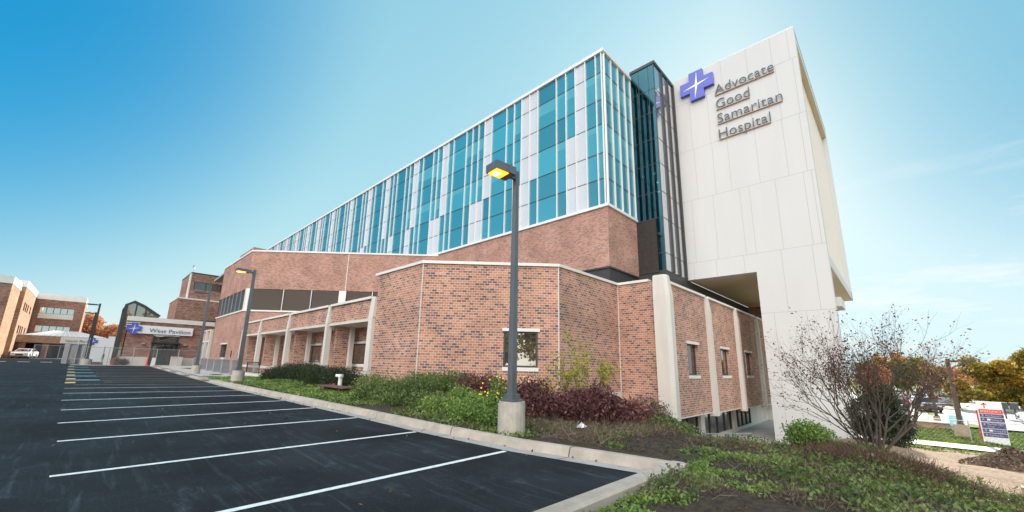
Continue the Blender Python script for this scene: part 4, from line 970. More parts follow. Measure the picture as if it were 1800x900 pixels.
# ================================================================== small things on the left
t0 = thing('bollard', 'nearest grey bollard with a striped orange top on the pavement', 'bollard', (7.75, 35.7, .45), 0, 'grey bollards on the pavement')
MB().prism([(-.25, -.22), (.25, -.22), (.25, .22), (-.25, .22)], 0, .95).build('body', mat('grey bollard paint', (.24, .25, .27), .6, noise=.15), t0)
k = MB(); k.prism([(-.25, -.22), (.25, -.22), (.25, .22), (-.25, .22)], .95, 1.05); k.build('orange_band', mat('amber band', (.42, .20, .11), .6), t0)
k = MB(); v = [(-.27, -.24, 1.05), (.27, -.24, 1.05), (.27, .24, 1.05), (-.27, .24, 1.05)]; tp = (0, 0, 1.26)
for i in range(4): k.quad(v[i], v[(i + 1) % 4], tp)
k.quad(*v[::-1]); k.build('pointed_cap', M['galv'], t0)
for (x, y), lb in zip([(7.65, 38.4), (7.6, 41.0), (7.6, 43.8), (7.55, 46.8), (7.5, 50)], ['second grey bollard from the near end of the row', 'third grey bollard in the row along the brick wall', 'fourth grey bollard in the row, next to the lamp footing', 'fifth grey bollard in the row, behind the lamp pole', 'farthest grey bollard in the row']):
    copy_tree(t0, (x, y, .46), 0, lb)
# wheel stops
ws0 = None
for i, y in enumerate((29.9, 36.2, 42.3, 49.0, 55.5)):
    lb = ['nearest broken concrete wheel stop along the flush kerb', 'second wheel stop from the near end', 'middle wheel stop in the row along the kerb', 'fourth wheel stop along the kerb', 'farthest wheel stop, beside the pavilion pavement'][i]
    if ws0 is None:
        k = MB(); k.prism([(-.12, -.9), (.12, -.9), (.12, .2), (-.12, .2)], 0, .13); k.prism([(-.10, .25), (.13, .3), (.10, .9), (-.12, .9)], 0, .12)
        ws0 = k.build('wheel_stop', M['kerb']); tag(ws0, lb, 'wheel stop', 'wheel stops along the kerb'); ws0.location = (4.95, y, lotz(y) + .05)
    else:
        c = ws0.copy(); COL.objects.link(c); c['label'] = lb; c.location = (4.9 - .01 * i, y, lotz(y) + .05)
# rail of steel by the steps
rl = thing('black_railing', 'short black steel railing at the steps in front of the arcade', 'railing', (8.35, 33.3, .35))
k = MB().tube([(0, -1.6, 0), (0, -1.6, 1.05), (0, 1.6, 1.05), (0, 1.6, 0)], .04, 6).tube([(0, -1.6, .35), (0, 1.6, .35)], .03, 6); k.build('rail', M['frame'], rl)
k = MB()
for q in range(11): k.tube([(0, -1.4 + q * .28, .35), (0, -1.4 + q * .28, 1.05)], .018, 5)
k.build('baluster', M['frame'], rl)
sp = MB().box(8.2, 30.5, .2, 9.0, 37, .62).build('entrance_step', M['concrete']); tag(sp, 'low concrete landing under the black railing', 'step')
# chain-link fence
M['chain'] = M['galv']
def chain_fence(name, label, p, q, h, posts, zf, wires=.13, rw=.006, post_r=.03, toprail=True, group=None, x_skip=None):
    t = thing(name, label, 'fence', (p[0], p[1], zf(*p)), 0, group); p = np.array(p, float); q = np.array(q, float); Ln = np.linalg.norm(q - p); d = (q - p) / Ln
    bz = zf(*p); loc = lambda s, z: (d[0] * s, d[1] * s, zf(*(p + d * s)) - bz + z)
    for s in np.linspace(0, Ln, posts): MB().tube([loc(s, 0), loc(s, h + .04)], post_r, 6).build('post', M['galv'], t)
    MB().tube([loc(s, h) for s in np.linspace(0, Ln, 12)], post_r * .7, 5).build('top_rail', M['galv'], t)
    k = MB(); s = -h
    while s < Ln:
        for sg in (1, -1):
            s0, z0, s1, z1 = (s, 0, s + h, h) if sg > 0 else (s + h, 0, s, h)
            for (a, c) in (((s0, z0), (s1, z1)),):
                a, c = list(a), list(c)
                # clip to the bay
                if a[0] < 0: tt = (0 - a[0]) / (c[0] - a[0]); a = [0, a[1] + tt * (c[1] - a[1])]
                if c[0] < 0: tt = (0 - c[0]) / (a[0] - c[0]); c = [0, c[1] + tt * (a[1] - c[1])]
                if a[0] > Ln: tt = (Ln - c[0]) / (a[0] - c[0]) if a[0] != c[0] else 0; a = [Ln, c[1] + tt * (a[1] - c[1])]
                if c[0] > Ln: tt = (Ln - a[0]) / (c[0] - a[0]) if a[0] != c[0] else 0; c = [Ln, a[1] + tt * (c[1] - a[1])]
                k.tube([loc(*a), loc(*c)], rw, 3, cap=False)
        s += wires
    k.build('chain_mesh', M['galv'], t); return t
far_z = lambda x, y: .62
chain_fence('chain_link_fence', 'chain link fence across the front of the entrance pavilion', (-.6, 57.6), (8.8, 57.6), 1.8, 6, far_z, .22, .007, .035, group='chain link fences')
chain_fence('chain_link_fence', 'chain link fence in front of the drive-through canopy at far left', (-6.1, 92), (-2.2, 92), 2.0, 4, lambda x, y: .9, .3, .010, .06, group='chain link fences')
for k_, yq in enumerate((63.5, 64.0, 64.6, 65.3)): chain_fence('fence_panel', ['nearest of the fence panels stacked upright by the dark lamp', 'second of the stacked fence panels by the dark lamp', 'third of the stacked fence panels by the dark lamp', 'farthest of the stacked fence panels by the dark lamp'][k_], (-1.75 - .12 * k_, yq), (-.5 - .1 * k_, yq + .2), 2.1, 3, far_z, .2, .008, .04, group='stacked fence panels')
chain_fence('chain_link_fence', 'chain link fence between the white sign pylon and the tan brick building', (1.0, 66), (1.1, 80), 1.9, 4, lambda x, y: .7, .3, .01, .05, group='chain link fences')
# white sign boards by the fence
sb = thing('white_pylon', 'tall white sign pylon leaning beside the chain link fence, left of the atrium', 'sign pylon', (1.35, 62.5, .6))
MB().box(-.28, -.1, 0, .28, .1, 3.1).build('panel', M['sign_white'], sb)
sb = thing('white_notice_board', 'white notice board with a blue cross behind the fence by the dark lamp', 'sign', (.45, 72, .7))
MB().box(-.85, -.08, .1, .85, .08, 3.0).build('panel', M['sign_white'], sb)
emblem(sb, 0, 0, 0, .45, .04, 'y'); [setattr(c, 'location', (-.55, -.09, 2.6)) for c in sb.children if c.name.startswith('cross')]
# cones, litter bin, A-board
def cone(x, y, z, h, label, slim=False):
    t = thing('traffic_cone', label, 'traffic cone', (x, y, z), 0, 'traffic cones')
    n = 14; rb = .11 if slim else .16; k = MB()
    ring = lambda r, zz: [(r * math.cos(2 * math.pi * i / n), r * math.sin(2 * math.pi * i / n), zz) for i in range(n)]
    lv = [ring(rb, .05), ring(rb * .2, h)]
    for i in range(n): j_ = (i + 1) % n; k.quad(lv[0][i], lv[0][j_], lv[1][j_], lv[1][i])
    k.quad(*lv[1]); k.build('cone_body', M['cone'], t); MB().box(-.2, -.2, 0, .2, .2, .05).build('base', M['cone'], t)
cone(1.75, 60.2, .6, .75, 'short orange cone at the foot of the white pylon')
cone(4.45, 58.8, .6, 1.35, 'tall red marker cone leaning by the dark glass doorway', True)
bn = thing('litter_bin', 'square grey litter bin with a dark top right of the doorway', 'litter bin', (6.95, 58.9, .6))
MB().box(-.5, -.35, 0, .5, .35, 1.1).build('body', M['concrete'], bn); MB().box(-.55, -.4, 1.1, .55, .4, 1.25).build('lid', M['frame'], bn)
bn = thing('floor_sign', 'small white folding floor sign in front of the doorway', 'floor sign', (4.95, 58.5, .6))
k = MB(); k.quad((-.2, -.15, 0), (.2, -.15, 0), (.16, 0, .9), (-.16, 0, .9)); k.quad((.2, .15, 0), (-.2, .15, 0), (-.16, 0, .9), (.16, 0, .9)); k.build('board', M['sign_white'], bn)

# ---- person ------------------------------------------------------------
def person(loc, label, rz=0):
    t = thing('person', label, 'person', loc, rz)
    verts = [(0, 0, .95), (0, 0, 1.15), (0, .01, 1.38), (0, .02, 1.50), (0, .0, 1.62), (0, -.01, 1.74),
             (.10, 0, .90), (.13, -.14, .50), (.13, -.08, .08), (.13, -.2, .04),
             (-.10, 0, .90), (-.13, .12, .50), (-.13, .26, .12), (-.13, .16, .06),
             (.20, .01, 1.42), (.27, .02, 1.15), (.24, -.12, .95), (-.20, .01, 1.42), (-.27, .0, 1.15), (-.22, -.18, 1.0)]
    edges = [(0, 1), (1, 2), (2, 3), (3, 4), (4, 5), (0, 6), (6, 7), (7, 8), (8, 9), (0, 10), (10, 11), (11, 12), (12, 13), (2, 14), (14, 15), (15, 16), (2, 17), (17, 18), (18, 19)]
    rad = [.15, .14, .16, .06, .10, .09, .09, .065, .045, .035, .09, .065, .045, .035, .06, .045, .035, .06, .045, .035]
    me = bpy.data.meshes.new('body'); me.from_pydata(verts, edges, []); o = bpy.data.objects.new('body', me); COL.objects.link(o)
    md = o.modifiers.new('skin', 'SKIN'); sk = me.skin_vertices[0].data if me.skin_vertices else None
    if sk is None:
        bm_ = __import__('bmesh').new(); bm_.from_mesh(me); bm_.verts.layers.skin.verify(); bm_.to_mesh(me); bm_.free(); sk = me.skin_vertices[0].data
    for s_, r_ in zip(sk, rad): s_.radius = (r_, r_ * .85)
    sk[0].use_root = True; o.modifiers.new('sub', 'SUBSURF').levels = 1; o.modifiers['sub'].render_levels = 1
    dg = bpy.context.evaluated_depsgraph_get(); me2 = bpy.data.meshes.new_from_object(o.evaluated_get(dg)); me2.name = 'body'
    bpy.data.objects.remove(o); ob = bpy.data.objects.new('body', me2); COL.objects.link(ob); ob.parent = t
    me2.materials.clear()
    for m_ in ('skin', 'hivis', 'trousers'): me2.materials.append(M[m_])
    for p_ in me2.polygons: zc = p_.center.z; p_.material_index = 0 if zc > 1.5 or (abs(p_.center.x) > .18 and zc < 1.2 and zc > .8) else (1 if zc > .93 else 2)
    return t
person((-9.6, 100, .93), 'person in a yellow hi-vis jacket walking under the canopy left of the white car', .6)
person((-10.3, 101, .93), 'person in dark clothes standing behind the one in the yellow jacket', -.4)

# ---- pipe fitting and old bench in the bed -----------------------------
fd = thing('fire_pipe', 'white capped fire connection pipe with a red standpipe in front of the hedge', 'fire pipe', (7.55, 16.9, .38))
MB().tube([(0, 0, 0), (0, 0, .62)], .085, 12).build('white_pipe', M['coping'], fd)
k = MB().tube([(0, 0, .58), (0, 0, .70)], [.11, .11], 12).tube([(0, 0, .64), (-.16, .12, .64)], .06, 8).tube([(0, 0, .64), (-.12, -.14, .62)], .055, 8); k.build('cap', M['sign_white'], fd)
MB().tube([(-.1, .35, 0), (-.1, .35, .30)], .06, 10).build('red_pipe', M['redpaint'], fd)
be = thing('low_bench', 'low weathered brown bench of stacked planks beside the fire pipe', 'bench', (7.15, 16.2, .33))
MB().box(-.28, -1.1, .26, .28, 1.25, .31).build('top_plank', M['wood'], be); MB().box(-.42, -.7, .06, .30, 1.0, .12).build('lower_plank', M['wood'], be)
for y in (-.6, .85): MB().box(-.2, y - .06, -.1, .2, y + .06, .26).build('leg', M['wood'], be)

# ================================================================== right-hand side
chain_fence('chain_link_fence', 'long chain link fence along the pavement in front of the direction sign', (34.3, 2.0), (35.4, -13), 1.25, 8, lambda x, y: -1.98, .20, .0035, .025, group='chain link fences')
cf2 = chain_fence('chain_link_fence', 'chain link fence panel standing behind the bare tree near the dark conifer', (31.5, 3.0), (32.6, .2), 1.9, 3, lambda x, y: -1.9, .20, .0035, .025, group='chain link fences')
# direction sign
dsg = thing('direction_sign', 'tall white emergency direction sign with red and navy bands behind the chain link fence', 'direction sign', (36.6, -3.36, -2.1), 0)
SWd = .86
MB().box(-.06, -SWd / 2 - .03, -.1, .06, SWd / 2 + .06, 2.40).build('panel', M['sign_white'], dsg)
MB().box(-.03, SWd / 2 + .06, -.2, .05, SWd / 2 + .12, 1.9).build('red_edge_post', M['redpaint'], dsg)
def band(z0, z1, m): return MB().box(-.075, -SWd / 2 - .01, z0, -.058, SWd / 2 + .01, z1).build('sign_band', M[m], dsg)
band(1.74, 1.97, 'red')
bands = [(1.53, 1.71), (1.30, 1.50), (.93, 1.27), (.70, .90), (.47, .67)]
for a, c in bands: band(a, c, 'navy')
def stext(body, y, z, w_, h_, m='sign_white'):
    me = text_mesh(body, 1, 0); xs = [v.co.x for v in me.vertices]; x0 = min(xs); sc = w_ / (max(xs) - x0)
    for v in me.vertices: v.co.x = (v.co.x - x0) * sc; v.co.y *= h_ / .72
    me.materials.clear(); me.materials.append(M[m]); o = bpy.data.objects.new('sign_lettering', me); COL.objects.link(o); o.parent = dsg
    mt = Matrix(((0, 0, -1), (-1, 0, 0), (0, 1, 0))).to_4x4(); mt.translation = Vector((-.082, y, z)); o.matrix_local = mt; return o
stext('EMERGENCY', .38, 1.79, .76, .13)
stext('Main Entrance', .22, 1.58, .56, .085); stext('Parking A', .06, 1.36, .40, .085); stext('Physician Office', .22, 1.13, .60, .085); stext('Center', .22, .99, .26, .085); stext('Parking B-D', .06, .765, .46, .085); stext('Highland Ave', .22, .53, .50, .085)
def arrow(y, z, s, m, ang=0, w_=.14):
    k = MB(); c_, s_ = math.cos(ang), math.sin(ang)
    def P(a, b_): return (-.083, y - (a * c_ - b_ * s_), z + (a * s_ + b_ * c_))
    for poly in ([(-.07, -.5), (.07, -.5), (.07, .45), (-.07, .45)], [(0, .5), (-.38, .12), (-.28, .02), (0, .3)], [(0, .5), (0, .3), (.28, .02), (.38, .12)]): k.quad(*[P(a * s, b_ * s) for a, b_ in poly])
    k.build('arrow', M[m], dsg)
arrow(.2, 2.18, .30, 'red'); arrow(.33, 1.62, .11, 'sign_white'); arrow(.33, 1.40, .11, 'sign_white', .9); arrow(.33, 1.13, .11, 'sign_white'); arrow(.33, .80, .11, 'sign_white'); arrow(.33, .57, .11, 'sign_white')
for z in (1.355, .76): MB().box(-.086, .08, z, -.080, .20, z + .10).build('parking_symbol', M['sign_white'], dsg)
bs = thing('blue_road_sign', 'square blue sign board on the grass left of the brown street lamp', 'sign', (42.5, -2.3, -2.1))
MB().box(-.04, -.34, .45, .04, .34, 1.15).build('panel', M['blue'], bs); MB().box(-.03, -.30, -.1, .03, -.24, .45).box(-.03, .24, -.1, .03, .3, .45).build('post', M['galv'], bs)
k = MB()
for z in (.62, .74, .86, .98): k.box(-.05, -.26, z, -.045, .26, z + .04)
k.build('sign_line', M['sign_white'], bs)
pw = rootless('stone_planter_wall', 'low tan stone wall on the grass seen through the bare tree', 'low wall')
MB().box(43.5, -2.3, -2.2, 44.1, 2.3, -1.62).build('wall', M['brick_tan'], pw); MB().box(43.4, -2.4, -1.62, 44.2, 2.4, -1.54).build('cap', M['concrete'], pw)
mb_ = thing('mailbox', 'dark box pair on posts behind the direction sign', 'post box', (62, -6.9, -2.1))
MB().box(-.3, -.55, .9, .3, -.05, 1.5).box(-.3, .05, .9, .3, .55, 1.5).build('box', M['frame'], mb_); MB().box(-.05, -.35, 0, .05, -.25, .9).box(-.05, .25, 0, .05, .35, .9).build('post', M['frame'], mb_)
# railing at the ramp
rr_ = thing('ramp_railing', 'low grey tube railing on the ramp below the brick overhang', 'railing', (17.6, 5.2, -1.35))
k = MB().tube([(0, 1.3, -.8), (0, 1.3, .42), (3.2, -.2, .34), (3.2, -.2, -.9)], .028, 6).tube([(0, 1.3, .2), (3.2, -.2, .12)], .022, 6); k.build('rail', M['galv'], rr_)

# ---- mulch pile and wood blocks ---------------------------------------
def mound(name, c, rx, ry, h, m, label, cat, seed=1):
    r_ = random.Random(seed); nr, na = 9, 28; V = []; F = []
    for i in range(nr + 1):
        q = i / nr
        for j_ in range(na):
            a = 2 * math.pi * j_ / na; rr0 = q * (1 + .15 * math.sin(3 * a + seed) + .08 * math.sin(7 * a)); x = c[0] + rx * rr0 * math.cos(a); y = c[1] + ry * rr0 * math.sin(a)
            z = G(x, y) - .04 + h * max(0, (1 - q) ** .8) * (1 + r_.uniform(-.14, .14)) + r_.uniform(0, .05); V.append((x, y, z))
    for i in range(nr):
        for j_ in range(na): a = i * na + j_; b_ = i * na + (j_ + 1) % na; F.append((a, a + na, b_ + na, b_))
    k = MB(); k.v = V; k.f = F; k.mi = [0] * len(F); o = k.build(name, M[m], loc=(c[0], c[1], G(*c))); return tag(o, label, cat)
mp_ = mound('mulch_pile', (22.6, -2.35), 1.0, 1.15, .60, 'mulch', 'heap of brown mulch on the bare soil near the direction sign', 'mulch pile')
N = 1500; a = RNG.uniform(0, 6.28, N); q = RNG.random(N) ** .7; px = 22.6 + 1.15 * q * np.cos(a); py = -2.35 + 1.3 * q * np.sin(a)
tag(leaves('mulch_chips', np.stack([px, py, gz(px, py) + .62 * np.clip(1 - q, 0, 1) ** .8 + .01], 1), .10, M['leaf_dry'], up=.1), kind='stuff')
pb_ = thing('wood_blocks', 'two short sawn wooden blocks lying on the soil at the right edge', 'wood blocks', (11.6, -1.33, G(11.6, -1.33)))
MB().prism([(-.15, -.3), (.15, -.32), (.17, .1), (-.13, .12)], .0, .12).build('block', mat('pale sawn timber', (.33, .22, .15), .8, noise=.2, nscale=8), pb_); MB().prism([(-.1, -.35), (.12, -.38), (.1, .0), (-.12, .02)], .122, .22).build('block', mat('pale sawn wood', (.38, .26, .18), .8, noise=.2, nscale=8), pb_)
# rocks / litter
for i, (x, y, s_, lb) in enumerate(((7.9, 10.2, .13, 'crumpled white plastic bag in the green weeds'), (8.1, 5.35, .12, 'crumpled white bag under the burgundy shrubs'))):
    k = MB(); r_ = random.Random(i + 3); P = [(s_ * r_.uniform(.6, 1.2) * math.cos(t_ * .7) * 1.5, s_ * r_.uniform(.6, 1.2) * math.sin(t_ * .7), r_.uniform(0, .05)) for t_ in range(9)]
    for t_ in range(9): k.quad(P[t_], P[(t_ + 1) % 9], (0, 0, .10 + .03 * r_.random()))
    o = k.build('plastic_bag', M['litter']); o.location = (x, y, G(x, y) + .12); tag(o, lb, 'plastic bag', 'litter in the planting')

# ================================================================== cars
def car(loc, rz, paint, label, group, suv=False):
    t = thing('parked_car', label, 'car', loc, rz, group); L_, W_, H_ = 4.5, 1.8, (1.7 if suv else 1.42); zb = .30
    if suv: prof = [(-2.2, .45), (-2.25, 1.0), (-2.1, 1.1), (-1.95, 1.62), (-1.7, 1.70), (.35, 1.70), (1.05, 1.12), (2.0, 1.0), (2.22, .8), (2.22, .42)]
    else: prof = [(-2.2, .42), (-2.25, .85), (-2.1, .98), (-1.55, 1.02), (-.95, 1.40), (.25, 1.42), (1.05, 1.0), (1.95, .86), (2.22, .7), (2.24, .38)]
    arch = []
    for cx in (1.38, -1.38):
        for k_ in range(7): a = math.pi * k_ / 6; arch.append((cx + .37 * math.cos(a), .33 + .37 * math.sin(a)))
    low = [(2.1, .22)] + arch[:7] + arch[7:] + [(-2.1, .22)]
    poly = prof + low; k = MB()
    def yy(z): return .90 if z < .9 else .90 - (z - .9) * .36
    for i in range(len(poly)):
        a, c = poly[i], poly[(i + 1) % len(poly)]; k.quad((a[0], -yy(a[1]), a[1]), (a[0], yy(a[1]), a[1]), (c[0], yy(c[1]), c[1]), (c[0], -yy(c[1]), c[1]))
    import mathutils.geometry as mg
    tr = mg.tessellate_polygon([[Vector((a, c, 0)) for a, c in poly]])
    for f_ in tr:
        k.quad(*[(poly[i][0], yy(poly[i][1]), poly[i][1]) for i in f_]); k.quad(*[(poly[i][0], -yy(poly[i][1]), poly[i][1]) for i in f_[::-1]])
    k.build('body', M[paint], t)
    g = MB(); top = H_ - .06; base = 1.02 if not suv else 1.13
    xa, xb, xc, xd = (-1.45, -.93, .22, .95) if not suv else (-1.95, -1.85, .33, .98)
    for s in (1, -1): g.quad((xa, s * (yy(base) + .006), base), (xd, s * (yy(base) + .006), base), (xc, s * (yy(top) + .006), top), (xb, s * (yy(top) + .006), top))
    f0, f1 = (prof[5], prof[6]); dx = .012
    g.quad((f1[0] - .04 + dx, -.74, f1[1] + .03), (f1[0] - .04 + dx, .74, f1[1] + .03), (f0[0] + .04 + dx, .66, f0[1] - .03), (f0[0] + .04 + dx, -.66, f0[1] - .03))
    r0, r1 = (prof[3], prof[4]) if not suv else (prof[2], prof[3])
    g.quad((r0[0] - .0 - dx, -.72, r0[1] + .05), (r0[0] - dx, .72, r0[1] + .05), (r1[0] - .03 - dx, .64, r1[1] - .04), (r1[0] - .03 - dx, -.64, r1[1] - .04))
    g.build('windows', M['carglass'], t)
    for x in (1.38, -1.38):
        for s in (1, -1):
            wv = MB().tube([(x, s * .70, .33), (x, s * .89, .33)], .33, 16).build('wheel', M['tyre'], t); MB().tube([(x, s * .80, .33), (x, s * .90, .33)], .20, 12).build('rim', M['rim'], wv)
    for s in (1, -1):
        MB().box(2.12, s * .5, .58, 2.24, s * .82, .74).build('headlight', M['headl'], t); MB().box(-2.27, s * .52, .72, -2.15, s * .84, .90).build('tail_lamp', M['tail'], t)
    MB().box(2.2, -.38, .40, 2.26, .38, .62).build('grille', M['frame'], t)
    return t
car((-7.1, 95.5, .92), R(-100), 'carwhite', 'white saloon car parked facing the car park in front of the canopy', 'parked cars')
base_cars = {}
specs = [(57.5, -9.0, 90, 'carwhite', 'white saloon car on the road just right of the direction sign', 0), (66, .9, 5, 'carblack', 'black car parked second from the left behind the bare tree', 1), (66, -1.6, 185, 'carblack', 'black car parked between the conifer and the brown street lamp', 0), (80, .6, 0, 'carred', 'red car glimpsed through the bare branches', 0), (84, -1.4, 180, 'carwhite', 'white car in the far rows behind the bare tree', 0), (84, -4.0, 0, 'carsilver', 'silver car in the far rows left of the brown street lamp', 0),
         (97, -7.0, 100, 'carwhite', 'white van-like car right behind the brown street lamp', 1), (96, -2.2, 0, 'cargrey', 'grey car in the farthest row', 0), (96, 1.0, 180, 'carsilver', 'silver car in the farthest row', 0), (96, -5.3, 0, 'carwhite', 'white car in the farthest row', 0), (106, -9.6, 0, 'carred', 'red car in front of the golden trees', 0), (104, -11.4, 180, 'carblack', 'black car in front of the golden trees', 0), (72, 3.2, 0, 'carsilver', 'silver car beside the white tower pier', 0)]
for (x, y, rz_, pt_, lb, sv) in specs:
    kk = (pt_, sv)
    if kk in base_cars: copy_tree(base_cars[kk], (x, y, -2.08), R(rz_), lb)
    else: base_cars[kk] = car((x, y, -2.08), R(rz_), pt_, lb, 'parked cars', bool(sv))

# ================================================================== vegetation
def ground_pts(N, x0, x1, y0, y1, keep=None):
    x = RNG.uniform(x0, x1, N); y = RNG.uniform(y0, y1, N)
    if keep is not None: k = keep(x, y); x, y = x[k], y[k]
    return x, y
def nz(x, y, s=1.0, ph=0.0):
    return .5 + .22 * np.sin(1.7 * s * x + 1.3 * np.sin(1.1 * s * y + ph)) + .22 * np.sin(2.1 * s * y + 1.7 * np.sin(1.4 * s * x + 2 * ph) + 1) + .12 * np.sin(5 * s * x + 4 * s * y + ph)
def clumps(name, x, y, zlift, n, spread, h, size, m, label=None, cat=None, kind='stuff', up=.35, dark=0, group=None):
    """each (x, y) grows a clump of n leaves"""
    N = len(x); X = np.repeat(x, n) + RNG.normal(0, spread, N * n); Y = np.repeat(y, n) + RNG.normal(0, spread, N * n); hh = np.repeat(RNG.uniform(.4, 1, N), n) * h
    Z = gz(X, Y) + zlift + RNG.random(N * n) * hh; tint = np.clip(np.repeat(RNG.random(N), n) * .35 + RNG.random(N * n) * .3 + .55 * np.repeat(nz(x, y, 1.9, 5), n) - .05, 0, 1)
    o = leaves(name, np.stack([X, Y, Z], 1), size, m, up=up, rnd=tint); return tag(o, label, cat, group, kind)
off_lot = lambda x, y: ((y < 2.5) | (x > kx(y) + .6))
# ground cover on the mound (weeds with bare soil patches)
edge = lambda x, y: x < 14.5 - 3.0 * np.clip(.5 - y, 0, 9)
soil = lambda x, y: (nz(x, y, 1.5, 7) < .36) | (((x - 9.6) / 2.6) ** 2 + ((y - 3.6) / .8) ** 2 < 1) | (((x - 5.6) / .7) ** 2 + ((y - 1.7) / .35) ** 2 < 1) | (((x - 11.2) / 1.6) ** 2 + ((y - 2.4) / .45) ** 2 < 1)
x, y = ground_pts(11000, 3, 15.5, -3.0, 5.5, lambda x, y: off_lot(x, y) & edge(x, y) & ~soil(x, y) & (nz(x, y, 1.0) > .50) & ((x < 12.8) | (y < 2.4)))
clumps('low_green_weeds', x, y, 0, 12, .07, .10, .062, M['leaf_green'])
x, y = ground_pts(6500, 3, 9.5, -3.0, 2.6, lambda x, y: off_lot(x, y) & ~soil(x, y) & (nz(x, y, 1.3, 2) > .50))
clumps('clover_leaves', x, y, 0, 11, .055, .07, .048, M['leaf_bright'], up=.2)
x, y = ground_pts(900, 5, 13.5, -2.5, 3.2, lambda x, y: off_lot(x, y) & edge(x, y) & (nz(x, y, .8, 4) > .5))
clumps('tall_green_weeds', x, y, 0, 20, .06, .26, .06, M['leaf_green'], up=.5)
def twigs(name, x, y, n, ln, m, zl=0.0, spread=.16, th=.0035):
    """thin dry stalks, leaning every way"""
    N = len(x) * n; X = np.repeat(x, n) + RNG.normal(0, spread, N); Y = np.repeat(y, n) + RNG.normal(0, spread, N); Zb = gz(X, Y) + zl
    d = RNG.normal(size=(N, 3)); d[:, 2] = np.abs(d[:, 2]) * .7 + .15; d /= np.linalg.norm(d, axis=1)[:, None]; l = ln * RNG.uniform(.4, 1.2, N)
    P = np.stack([X, Y, Zb], 1) + d * l[:, None] * .5
    s_ = np.cross(d, RNG.normal(size=(N, 3))); s_ /= np.linalg.norm(s_, axis=1)[:, None]
    a = P - d * l[:, None] * .5; c = P + d * l[:, None] * .5; V = np.stack([a - s_ * th, a + s_ * th, c + s_ * th * .5, c - s_ * th * .5], 1).reshape(-1, 3)
    me = bpy.data.meshes.new(name); me.vertices.add(4 * N); me.vertices.foreach_set('co', V.astype(np.float32).ravel()); me.loops.add(4 * N); me.loops.foreach_set('vertex_index', np.arange(4 * N, dtype=np.int32))
    me.polygons.add(N); me.polygons.foreach_set('loop_start', np.arange(0, 4 * N, 4, dtype=np.int32)); me.polygons.foreach_set('loop_total', np.full(N, 4, np.int32))
    me.attributes.new('rnd', 'FLOAT', 'FACE').data.foreach_set('value', RNG.random(N).astype(np.float32)); me.materials.append(m); me.update(); me.validate()
    o = bpy.data.objects.new(name, me); COL.objects.link(o); return tag(o, kind='stuff')
dryk = lambda x, y: off_lot(x, y) & edge(x, y) & (nz(x, y, .8, 4) > .60)
x, y = ground_pts(1500, 5, 14.5, -2.5, 3.4, dryk); twigs('dry_stalks', x, y, 14, .24, M['leaf_dry'], spread=.1)
x, y = ground_pts(420, 8, 14.5, -2.6, 1.6, edge); twigs('dark_dry_stalks', x, y, 16, .30, M['leaf_brown'])
x, y = ground_pts(1200, 5, 14, -2.5, 3.4, dryk); clumps('dry_leaves', x, y, 0, 8, .12, .12, .05, M['leaf_dry'], up=.2)
x, y = ground_pts(1500, 4, 14, -2.6, 5.5, lambda x, y: off_lot(x, y) & edge(x, y)); clumps('fallen_leaves', x, y, .01, 2, .2, .03, .05, M['leaf_brown'], up=-.2)
x, y = ground_pts(2600, 9, 14.7, -2.6, 1.6, edge); clumps('low_green_weeds', x, y, 0, 14, .09, .16, .05, M['leaf_green'])
x, y = ground_pts(2400, 7, 14.5, 1.6, 4.6, lambda x, y: off_lot(x, y) & ((x < 13) | (y < 2.4)) & soil(x, y)); clumps('soil_clods', x, y, -.02, 4, .06, .035, .05, M['soil_dark'], up=-.3)
x, y = ground_pts(420, 9.6, 12.2, -.2, 1.5); twigs('brown_brush', x, y, 26, .34, M['leaf_brown'], spread=.12)
x, y = ground_pts(500, 11, 16, -1.5, 1.8, lambda x, y: edge(x + .8, y)); clumps('soil_clods', x, y, -.02, 5, .2, .05, .07, M['leaf_brown'], up=-.3)
x = RNG.uniform(-2, 5.6, 90); y = RNG.uniform(3.2, 20, 90); x = np.where(RNG.random(90) < .6, kx(y) - RNG.random(90) * .5 + .3, x); tag(leaves('fallen_leaves', np.stack([x, y, lotz(y) + .015], 1), .06, M['leaf_redbrown'], up=0, aspect=.6), kind='stuff')
# grass strips beyond
def blades(name, x, y, h, m):
    N = len(x); z = gz(x, y) if not callable(h) else gz(x, y); H_ = .05 + .10 * RNG.random(N); a = RNG.uniform(0, 3.14, N); w_ = .02
    return None
x, y = ground_pts(5000, 33.6, 46, -8, 3.8, lambda x, y: (x - 33.6 > -.07 * y))
clumps('grass', x, y, 0, 8, .12, .10, .13, M['grass'], up=.8)
x, y = ground_pts(900, 26, 30.4, -6, 3.5); clumps('grass', x, y, 0, 7, .15, .06, .09, M['grass'], up=.8)
# bed in front of the building
bedk = lambda x, y: off_lot(x, y) & (x < 8.6 + np.clip(12.5 - y, 0, 4) * .95)
x, y = ground_pts(5200, 5.4, 12, 5.6, 25, lambda x, y: bedk(x, y) & (nz(x, y, .9, 3) > .34)); clumps('grass', x, y, 0, 14, .10, .12, .075, M['leaf_green'])
x, y = ground_pts(1500, 5.4, 8.6, 14, 33, bedk); clumps('grass', x, y, 0, 14, .12, .12, .09, M['leaf_bright'])
x, y = ground_pts(700, 7, 15.5, 4.4, 6.8, lambda x, y: off_lot(x, y)); twigs('dry_stalks', x, y, 14, .34, M['leaf_dry'])
x, y = ground_pts(500, 7, 15.5, 4.2, 6.6, lambda x, y: off_lot(x, y)); clumps('dry_weeds', x, y, 0, 10, .14, .2, .06, M['leaf_dry'], up=.3)
x, y = ground_pts(420, 11.2, 14.6, 4.3, 7.4, lambda x, y: off_lot(x, y) & (x < 10.5 + .55 * (y - 0))); clumps('tall_weeds', x, y, 0, 22, .16, .36, .065, M['leaf_green'], up=.4)

